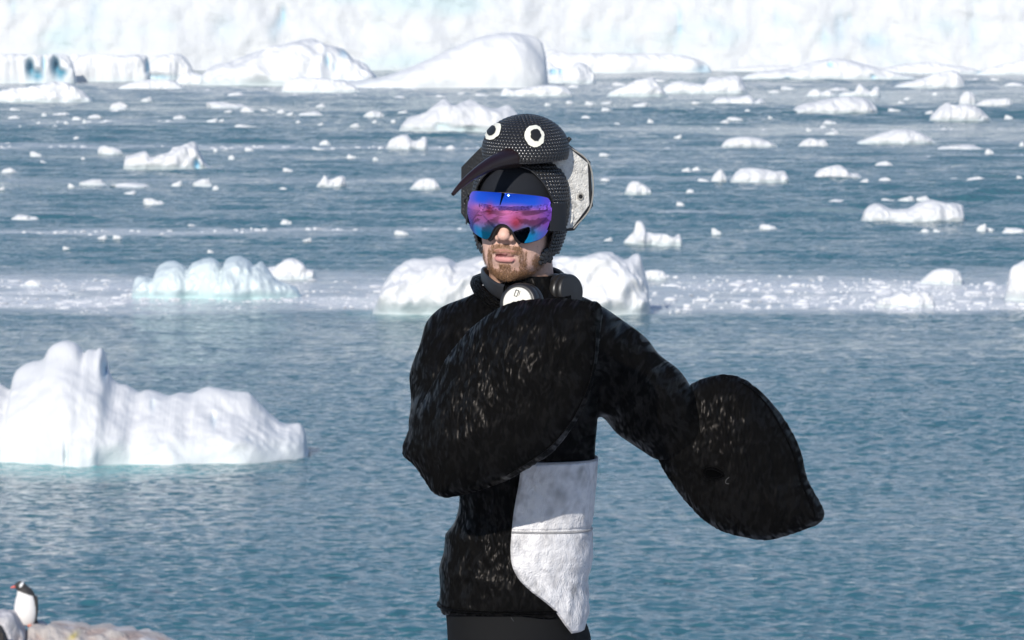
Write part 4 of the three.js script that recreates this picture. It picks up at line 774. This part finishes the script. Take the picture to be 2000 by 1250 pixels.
// hood: a shell round the head, open in front
const HOOD = [[-74, 78, 82], [-40, 88, 98], [0, 94, 108], [40, 93, 110], [75, 84, 100], [100, 62, 78], [118, 30, 40], [122, 4, 6]]; // y, half width, half depth
const OPEN = [[-74, 63], [-40, 64], [0, 62], [30, 57], [55, 49], [75, 39], [90, 26], [99, 2], [130, 2]]; // y, half angle of the opening in degrees
const hood = (y, a) => { const [rx, rz] = rows(HOOD, y); return [Math.sin(a) * rx, y, -14 + Math.cos(a) * rz]; };
{
  const NA = 90, NY = 50, g = gridGeo(NA, NY, (i, j) => { const y = lerp(-74, 121, j / (NY - 1)), o = rows(OPEN, y)[0] * Math.PI / 180, a = lerp(o, 2 * Math.PI - o, i / (NA - 1)); return { p: hood(y, a), uv: [a * 0.1, y * 0.001] }; }, { flip: true });
  mesh('hood', inHead(g), matte, hat);
  const rim = []; for (let k = -40; k <= 40; k++) { const s = Math.sign(k), y = lerp(98, -74, Math.pow(Math.abs(k) / 40, 1)), o = rows(OPEN, y)[0] * Math.PI / 180; rim.push(fromHead(...hood(y, s * o))); }
  mesh('hood_edge', tube(rim, 0.0022, { seg: 160 }), gloss, hat);
  const spots = []; let r = 0;
  for (let y = -72; y < 108; y += 7, r++) { const o = rows(OPEN, y)[0] * Math.PI / 180, [rx, rz] = rows(HOOD, y), n = Math.round(Math.PI * 2 * Math.sqrt(rx * rz) / 8.4); for (let k = 0; k < n; k++) { let a = ((k + (r % 2) / 2) / n) * 2 * Math.PI; if (a > Math.PI) a -= 2 * Math.PI; if (Math.abs(a) < o + 0.01) continue; const p = hood(y, a); spots.push([fromHead(...p), rotHead([p[0] / rx, y > 40 ? (y - 40) / 90 : 0, (p[2] + 14) / rz]), rotHead([0, 1, 0]), 0.0074 * (0.9 + 0.2 * hash(r * 97 + k))]); } }
  scales('hood_scales', spots, gloss);
  // loose fringe of scales at the cheeks
  const fr = []; for (let k = 0; k < 90; k++) { const s = k < 68 ? 1 : -1, t = hash(k * 3 + 1), w = hash(k * 3 + 2), y = -66 - t * (s > 0 ? 26 : 14), a = s * (lerp(58, 84, w) - t * 6) * Math.PI / 180, p = hood(-70, a); fr.push([fromHead(p[0] * (1 - t * 0.12), y, p[2]), rotHead([p[0], -10, p[2] + 20]), rotHead([-0.7 * s, 0.8, 0]), 0.0085]); }
  scales('fringe', fr, gloss);
}
// cap of dark cloth under it
mesh('cap', inHead((() => { const g = new THREE.SphereGeometry(1, 48, 30, 0, Math.PI * 2, 0, 1.5); g.scale(82, 94, 103); g.translate(0, 24, -10); return g; })()), std({ color: new THREE.Color(0.014, 0.016, 0.021), roughness: 0.85, specularIntensity: 0.35 }), hat);
// dome: the penguin's head
const domeFrame = new THREE.Matrix4().makeTranslation(8, 125, 6).multiply(new THREE.Matrix4().makeRotationX(2 * Math.PI / 180)).multiply(new THREE.Matrix4().makeRotationZ(0.05));
const DR = [82, 66, 98], dv = new THREE.Vector3();
const domeInv = headFrame.clone().multiply(domeFrame).invert();
const domePoint = (lat, lon, k = 1) => { dv.set(Math.cos(lat) * Math.sin(lon) * DR[0] * k, Math.sin(lat) * DR[1] * k, Math.cos(lat) * Math.cos(lon) * DR[2] * k).applyMatrix4(domeFrame); return [dv.x, dv.y, dv.z]; };
const domeNormal = (lat, lon) => { dv.set(Math.cos(lat) * Math.sin(lon) / DR[0], Math.sin(lat) / DR[1], Math.cos(lat) * Math.cos(lon) / DR[2]).normalize().transformDirection(domeFrame); return [dv.x, dv.y, dv.z]; };
const lowLat = (lon) => -0.26 - 0.06 * Math.max(0, Math.cos(lon)) ** 2;
{
  const g = gridGeo(90, 34, (i, j) => { const lon = i / 89 * Math.PI * 2, t = j / 33, lat = lerp(lowLat(lon), Math.PI / 2, t); return { p: domePoint(lat, lon), uv: [lon * 0.1, lat * 0.1] }; });
  mesh('dome', inHead(g), matte, hat);
  const lip = []; for (let k = 0; k < 80; k++) { const lon = k / 80 * Math.PI * 2; lip.push(fromHead(...domePoint(lowLat(lon), lon))); }
  mesh('dome_edge', tube(lip, 0.0024, { closed: true, seg: 160 }), gloss, hat);
  const spots = []; let r = 0;
  const eyes = eyeSpots();
  for (let lat = -0.42; lat < 1.5; lat += 0.098, r++) { const n = Math.max(4, Math.round(Math.cos(lat) * 2 * Math.PI * 92 / 8)); for (let k = 0; k < n; k++) { const lon = (k + (r % 2) / 2) / n * Math.PI * 2; if (lat < lowLat(lon) + 0.02) continue; const p = domePoint(lat, lon, 1.0), w = fromHead(...p); if (eyes.some((e) => Math.hypot(w[0] - e[0], w[1] - e[1], w[2] - e[2]) < 0.017)) continue; spots.push([w, rotHead(domeNormal(lat, lon)), rotHead([0, 1, -0.5]), 0.0078]); } }
  scales('dome_scales', spots, gloss);
}
function hitDome(px, py) { // [lat, lon] of the dome seen at that pixel, or null
  const r = ray(px, py), o = new THREE.Vector3(EYE.x, EYE.y - FEET, EYE.z - PZ).applyMatrix4(domeInv), e = new THREE.Vector3(EYE.x + r[0] * 12, EYE.y - FEET + r[1] * 12, EYE.z - PZ + r[2] * 12).applyMatrix4(domeInv).sub(o);
  o.set(o.x / DR[0], o.y / DR[1], o.z / DR[2]); e.set(e.x / DR[0], e.y / DR[1], e.z / DR[2]);
  const A = e.dot(e), B = o.dot(e), C = o.dot(o) - 1, D = B * B - A * C; if (D < 0) return null;
  const p = o.addScaledVector(e, (-B - Math.sqrt(D)) / A); return [Math.asin(clamp(p.y, -1, 1)), Math.atan2(p.x, p.z)];
}
function eyeSpots() { return [[966, 258], [1043, 267]].map(([x, y]) => { const [a, b] = hitDome(x, y); return fromHead(...domePoint(a, b)); }); }
function disc(cx, cy, radius, lift) { // a painted patch on the dome, its outline in pixels from (cx, cy); ragged like brush work
  const N = 48, R = 6, pos = [], idx = [];
  for (let j = 0; j <= R; j++) for (let i = 0; i < N; i++) {
    const [ox, oy] = radius(i / N * 6.2832); let h = null, k = j / R;
    while (!(h = hitDome(cx + ox * k, cy + oy * k))) k *= 0.96;
    pos.push(...fromHead(...domePoint(h[0], h[1], 1 + lift)));
  }
  for (let j = 0; j < R; j++) for (let i = 0; i < N; i++) { const a = j * N + i, b = j * N + (i + 1) % N, c = a + N, d = b + N; idx.push(a, c, b, b, c, d); }
  return geo(pos, idx, {});
}
const ell = (rx, ry, tilt, rough, s) => (a) => { const k = 1 + rough * (noise(Math.cos(a) * 2.2 + s, Math.sin(a) * 2.2, s) + 0.6 * noise(Math.cos(a) * 6 + s, Math.sin(a) * 6, s)), x = Math.cos(a) * rx * k, y = Math.sin(a) * ry * k; return [x * Math.cos(tilt) - y * Math.sin(tilt), x * Math.sin(tilt) + y * Math.cos(tilt)]; };
const cream = std({ color: new THREE.Color(0.8, 0.79, 0.68), roughness: 0.55 }), black = std({ color: new THREE.Color(0.008, 0.008, 0.008), roughness: 0.6 });
{
  const e1 = mesh('eye', disc(1043, 267, ell(18, 20.5, -0.25, 0.1, 1.3), 0.05), cream, hat); mesh('pupil', disc(1045, 265, ell(9.5, 11, -0.2, 0.13, 4.1), 0.07), black, e1);
  const e2 = mesh('eye', disc(966, 258, ell(12, 19, 0.7, 0.1, 7.7), 0.05), cream, hat); mesh('pupil', disc(963.5, 256.5, ell(7.5, 10, 0.5, 0.12, 2.4), 0.07), black, e2);
}
// beak
mesh('beak', tube([q(1006, 306, 0.085), q(990, 310, 0.105), q(962, 319, 0.145), q(935, 334, 0.18), q(912, 351, 0.205), q(896, 366, 0.22), q(884, 380, 0.23)], (t) => lerp(0.0225, 0.0036, Math.pow(t, 0.85)) , { seg: 50, rad: 18 }), std({ color: new THREE.Color(0.016, 0.006, 0.005), roughness: 0.3 }), hat);
mesh('knob', tube([q(1104, 281, 0.0), q(1110, 274, 0.0), q(1114, 269, 0.0)], 0.0042, { seg: 8 }), gloss, hat);
// ear plates: flat octagons, a dark plate with a crinkled metal face on one side
function plate(pts, zf, thick) { // a convex outline in pixels -> prism
  const F = pts.map(([x, y]) => q(x, y, zf(x))), a = new THREE.Vector3(...F[1]).sub(new THREE.Vector3(...F[0])), b = new THREE.Vector3(...F[2]).sub(new THREE.Vector3(...F[0])), n = a.cross(b).normalize(); if (n.z < 0) n.negate();
  const s = new THREE.Shape(); const o = new THREE.Vector3(...F[0]), ux = new THREE.Vector3(0, 1, 0).cross(n).normalize(), uy = n.clone().cross(ux), loc = F.map((p) => { const v = new THREE.Vector3(...p).sub(o); return [v.dot(ux), v.dot(uy)]; });
  loc.forEach(([x, y], i) => (i ? s.lineTo(x, y) : s.moveTo(x, y)));
  const g = new THREE.ExtrudeGeometry(s, { depth: thick, bevelEnabled: true, bevelSize: 0.0012, bevelThickness: 0.0012, bevelSegments: 2 });
  g.applyMatrix4(new THREE.Matrix4().makeBasis(ux, uy, n).setPosition(o.clone().addScaledVector(n, -thick))); return g;
}
const foilBump = tex(512, (u, v) => { const w = tnoise(u, v, 7, 31), h = 0.5 + 0.5 * Math.abs(tnoise(u + 0.04 * w, v, 11, 32)) + 0.35 * Math.abs(tnoise(u, v + 0.05 * w, 25, 33)) + 0.12 * tnoise(u, v, 70, 34); return [h, h, h]; }, { repeat: [9, 9] });
const foilTone = tex(256, (u, v) => { const n = tnoise(u, v, 5, 51) + 0.7 * tnoise(u, v, 13, 52) + 0.5 * Math.abs(tnoise(u, v, 24, 53)), k = clamp(0.95 + 0.5 * n - 0.6 * sstep(0.28, 0.5, n), 0.25, 1); return [k, k * 0.985, k * 0.96]; }, { repeat: [9, 9] });
const foil = std({ map: foilTone,  color: new THREE.Color(0.74, 0.73, 0.69), metalness: 0.2, roughness: 0.45, bumpMap: foilBump, bumpScale: 0.005 });
const tape = std({ color: new THREE.Color(0.016, 0.016, 0.016), roughness: 0.38, bumpMap: foilBump, bumpScale: 0.004 });
const zr = (x) => -0.004 - (x - 1110) * 0.00038, zl = (x) => -0.03 - (930 - x) * 0.0007;
const RP = [[1098, 282], [1108, 281], [1152, 316], [1157, 402], [1121, 449], [1090, 452], [1072, 400], [1072, 322]], LP = [[956, 276], [945, 283], [902, 327], [902, 416], [912, 430], [932, 456], [962, 456], [980, 400], [980, 300]];
const rp = mesh('ear_plate', plate(RP, zr, 0.013), gloss, hat); rp.userData.label = 'metal faced ear plate';
mesh('plate_face', plate([[1098, 287], [1106, 286], [1147, 319], [1150, 400], [1117, 444], [1092, 447], [1076, 400], [1076, 324]], (x) => zr(x) + 0.0035, 0.0015), foil, rp);
mesh('plate_rim', tube([[1106, 283], [1150, 318], [1154, 402], [1120, 447]].map(([x, y]) => q(x, y, zr(x) + 0.002)), 0.0016, { seg: 60, rad: 6 }), foil, rp);
const washer = (px, py, z, r) => { const g = new THREE.TorusGeometry(r, r * 0.3, 8, 20); g.rotateY(0.45); g.translate(...q(px, py, z)); return g; };
mesh('bolt_hole', washer(1134, 384, zr(1134) + 0.006, 0.0058), foil, rp);
mesh('bolt', (() => { const g = new THREE.CylinderGeometry(0.0036, 0.0036, 0.003, 16); g.rotateX(Math.PI / 2); g.rotateY(0.45); g.translate(...q(1134, 384, zr(1134) + 0.0055)); return g; })(), black, rp);
const lp = mesh('ear_plate', plate(LP, zl, 0.014), tape, hat); lp.userData.label = 'black taped ear plate';
mesh('bolt_hole', (() => { const g = new THREE.TorusGeometry(0.007, 0.002, 8, 20); g.rotateY(-0.5); g.translate(...q(912, 394, zl(912) + 0.003)); return g; })(), gloss, lp);

// ---------- ski goggles ----------
const gog = thing('ski_goggles', 'frameless ski goggles with a mirrored blue and pink lens over the man\'s eyes', 'goggles', 0, FEET, PZ);
const LZ = 22, LRad = (y) => 97 - (y - 6) * (y - 6) / 230;
const lensP = (a, y, k = 0) => { const r = LRad(y) + k; return [Math.sin(a) * r, y, LZ + Math.cos(a) * r * (1.0)]; };
const AM = 60 * Math.PI / 180;
const LTOP = [[-60, 22], [-58, 33], [-53, 39], [-30, 42], [0, 43], [30, 42], [53, 38], [58, 32], [60, 20]], LBOT = [[-60, -14], [-58, -27], [-52, -37], [-40, -45], [-27, -50], [-19, -45], [-11, -27], [-5, -18.5], [0, -17], [5, -18.5], [11, -27], [19, -45], [27, -52], [42, -48], [53, -40], [58, -28], [60, -14]];
function lensTone(t, y) { // reflections painted into the coating: sky blue above, snow pink, cyan below, violet sides
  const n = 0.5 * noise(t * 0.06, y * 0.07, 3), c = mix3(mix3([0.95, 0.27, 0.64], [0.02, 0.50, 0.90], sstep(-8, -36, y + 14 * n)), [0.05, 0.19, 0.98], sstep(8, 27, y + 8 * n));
  const red = Math.exp(-(((t - 16) / 8) ** 2 + ((y + 14) / 16) ** 2)) + 0.9 * Math.exp(-(((t + 17) / 5) ** 2 + ((y - 8) / 13) ** 2));  // painted dark reflection patches where the red lens shows
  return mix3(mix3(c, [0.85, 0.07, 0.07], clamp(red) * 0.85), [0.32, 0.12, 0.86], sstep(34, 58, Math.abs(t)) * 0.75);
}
const lensOutline = []; 
{
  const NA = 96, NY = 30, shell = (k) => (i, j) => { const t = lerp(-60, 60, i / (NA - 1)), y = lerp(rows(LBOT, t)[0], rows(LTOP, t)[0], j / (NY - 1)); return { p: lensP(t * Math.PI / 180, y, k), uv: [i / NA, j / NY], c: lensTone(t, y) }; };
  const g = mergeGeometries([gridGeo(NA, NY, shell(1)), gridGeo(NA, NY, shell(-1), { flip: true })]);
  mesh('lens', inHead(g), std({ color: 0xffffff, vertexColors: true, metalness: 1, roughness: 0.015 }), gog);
  for (let k = 0; k <= 60; k++) lensOutline.push(lensP(lerp(-60, 60, k / 60) * Math.PI / 180, rows(LTOP, lerp(-60, 60, k / 60))[0], -1));
  for (let k = 0; k <= 90; k++) lensOutline.push(lensP(lerp(60, -60, k / 90) * Math.PI / 180, rows(LBOT, lerp(60, -60, k / 90))[0], -1));
  const out = lensOutline.map((p) => fromHead(...p));
  mesh('lens_edge', tube(out, 0.0013, { closed: true, seg: 300, rad: 6 }), std({ color: new THREE.Color(0.02, 0.012, 0.016), roughness: 0.35 }), gog);
  // foam and frame behind the lens, down to the face
  const fr = []; const F = gridGeo(152, 5, (i, j) => { const p = lensOutline[i % lensOutline.length] ?? lensOutline[0], t = j / 4, c = Math.hypot(p[0], p[2] - LZ); return { p: [p[0] * (1 - 0.1 * t), p[1] * (1 - 0.06 * t) - (Math.abs(p[0]) < 25 && p[1] < 0 ? 5 * t : 0), LZ + (p[2] - LZ) * (1 - 0.02 * t) - 20 * t] }; });
  mesh('frame', inHead(F), matte, gog);
  const nose = []; for (let k = -10; k <= 10; k++) { const t = k * 2.4, p = lensP(t * Math.PI / 180, rows(LBOT, t)[0] - 1.6, -7); nose.push(fromHead(...p)); }
  mesh('nose_foam', tube(nose, 0.0042, { seg: 60, rad: 8 }), matte, gog);
  // brackets that carry the strap
  for (const s of [1, -1]) mesh('strap_bracket', inHead((() => { const g = gridGeo(10, 8, (i, j) => { const a = s * lerp(57, 84, i / 9) * Math.PI / 180, y = lerp(-27, 27, j / 7); const r = 99 + 1.5 * Math.sin(i / 9 * 3.1); return { p: [Math.sin(a) * r, y, LZ - 3 + Math.cos(a) * r - (i / 9) * 22] }; }); return g; })()), matte, gog);
}

// ---------- headphones round the neck ----------
const phones = thing('headphones', 'black over-ear headphones with a white cup cover hanging round the man\'s neck', 'headphones', 0, FEET, PZ);
const rubber = std({ color: new THREE.Color(0.014, 0.014, 0.015), roughness: 0.42 }), leather = std({ color: new THREE.Color(0.016, 0.015, 0.014), roughness: 0.33 });
function strip(pts, w, t) { // a flat band along a path: [point, half width]; upright
  const c = new THREE.CatmullRomCurve3(pts.map((p) => new THREE.Vector3(...p)));
  const N = 60, R = 12; return gridGeo(R + 1, N + 1, (i, j) => { const u = j / N, p = c.getPoint(u), T = c.getTangent(u), up = new THREE.Vector3(0, 1, 0.25).addScaledVector(T, -T.dot(new THREE.Vector3(0, 1, 0.25))).normalize(), side = T.clone().cross(up).normalize(), a = i / R * 6.2832, W = typeof w === 'function' ? w(u) : w; return { p: p.addScaledVector(up, Math.sign(Math.cos(a)) * Math.pow(Math.abs(Math.cos(a)), 0.5) * W).addScaledVector(side, Math.sin(a) * t).toArray() }; });
}
mesh('headband', strip([q(985, 572, 0.115), q(968, 565, 0.1), q(951, 550, 0.07), q(943, 538, 0.025), q(952, 532, -0.05), q(990, 528, -0.1), q(1040, 528, -0.105), q(1084, 535, -0.065), q(1104, 548, -0.01)], (u) => lerp(0.017, 0.013, Math.min(1, u * 3)), 0.004), rubber, phones);
function cup(center, n, r, parts) { // a stack of rounded discs along n
  const N = new THREE.Vector3(...n).normalize(), Q = new THREE.Quaternion().setFromUnitVectors(new THREE.Vector3(0, 1, 0), N), c = new THREE.Vector3(...center);
  for (const [name, profile, mat, label] of parts) { const g = new THREE.LatheGeometry(profile.map(([a, b]) => new THREE.Vector2(a * r, b)), 48); g.applyQuaternion(Q); g.translate(c.x, c.y, c.z); const m = mesh(name, g, mat, phones); if (label) m.userData.label = label; }
  return { N, Q, c };
}
const pearl = std({ color: new THREE.Color(0.74, 0.72, 0.64), roughness: 0.4 });
const nearCup = cup(q(1014, 592, 0.13), [-0.36, 0.22, 0.9], 0.040, [
  ['ear_cushion', [[0.4, -0.034], [0.8, -0.036], [1.0, -0.03], [1.08, -0.022], [1.0, -0.014], [0.8, -0.012]], leather],
  ['cup_housing', [[0.9, -0.014], [1.0, -0.01], [1.0, 0.0], [0.93, 0.007], [0.8, 0.009], [0.74, 0.0075], [0, 0.0075]], rubber],
  ['cup_cover', [[0.74, 0.006], [0.735, 0.0105], [0.68, 0.0122], [0.3, 0.0134], [0, 0.0136]], pearl]]);
{ // outline emblem printed on the cover, and the chrome slit beside it
  const s = new THREE.Shape(), hW = 0.0036, hH = 0.0066, r = 0.0014;
  const rr = (p, w, h) => { p.moveTo(-w + r, -h); p.lineTo(w - r, -h); p.quadraticCurveTo(w, -h, w, -h + r); p.lineTo(w, h - r); p.quadraticCurveTo(w, h, w - r, h); p.lineTo(-w + r, h); p.quadraticCurveTo(-w, h, -w, h - r); p.lineTo(-w, -h + r); p.quadraticCurveTo(-w, -h, -w + r, -h); };
  rr(s, hW, hH); const hole = new THREE.Path(); rr(hole, hW - 0.0011, hH - 0.0011); s.holes.push(hole);
  const g = new THREE.ExtrudeGeometry(s, { depth: 0.0005, bevelEnabled: false }); g.rotateZ(-0.3);
  const g2 = new THREE.BoxGeometry(0.0008, 0.010, 0.0005).toNonIndexed(); g2.rotateZ(-0.25); g2.translate(0.0063, -0.0005, 0.00025);
  const Zq = new THREE.Quaternion().setFromUnitVectors(new THREE.Vector3(0, 0, 1), nearCup.N), o = new THREE.Vector3(...q(1012, 574, 0.13));
  o.addScaledVector(nearCup.N, -o.clone().sub(nearCup.c).dot(nearCup.N) + 0.0139);
  const gm = mergeGeometries([g, g2].map((x) => { x.deleteAttribute('uv'); return x; })); gm.applyQuaternion(Zq); gm.translate(o.x, o.y, o.z);
  mesh('emblem', gm, black, phones);
}
const ringP = (f) => { const v = []; for (let k = 0; k <= 14; k++) { const a = -Math.PI / 2 + k / 14 * Math.PI; v.push([f[0] + Math.cos(a) * f[1], f[2] + Math.sin(a) * f[3]]); } return v; };
cup(q(1104, 570, 0.02), [0.72, 0.1, 0.68], 0.038, [
  ['ear_cushion', [[0.3, -0.03], ...ringP([0.78, 0.2, -0.024, 0.011]), [0.6, -0.012]], leather],
  ['ear_cushion', [[0.5, -0.012], ...ringP([0.8, 0.17, -0.004, 0.009]), [0.5, 0.005]], leather],
  ['cup_housing', [[0.5, 0.004], ...ringP([0.74, 0.16, 0.011, 0.008]), [0.4, 0.02], [0, 0.021]], rubber]]);
// collar roll of the suit at the nape
mesh('collar', tube([q(930, 552, -0.01), q(940, 545, -0.055), q(985, 540, -0.1), q(1050, 540, -0.1), q(1100, 550, -0.05), q(1116, 566, 0.0), q(1095, 590, 0.05), q(1040, 606, 0.09), q(975, 596, 0.085), q(938, 570, 0.04)], 0.012, { closed: true, seg: 90, rad: 8 }), velvet, man);

renderer.render(scene, camera);
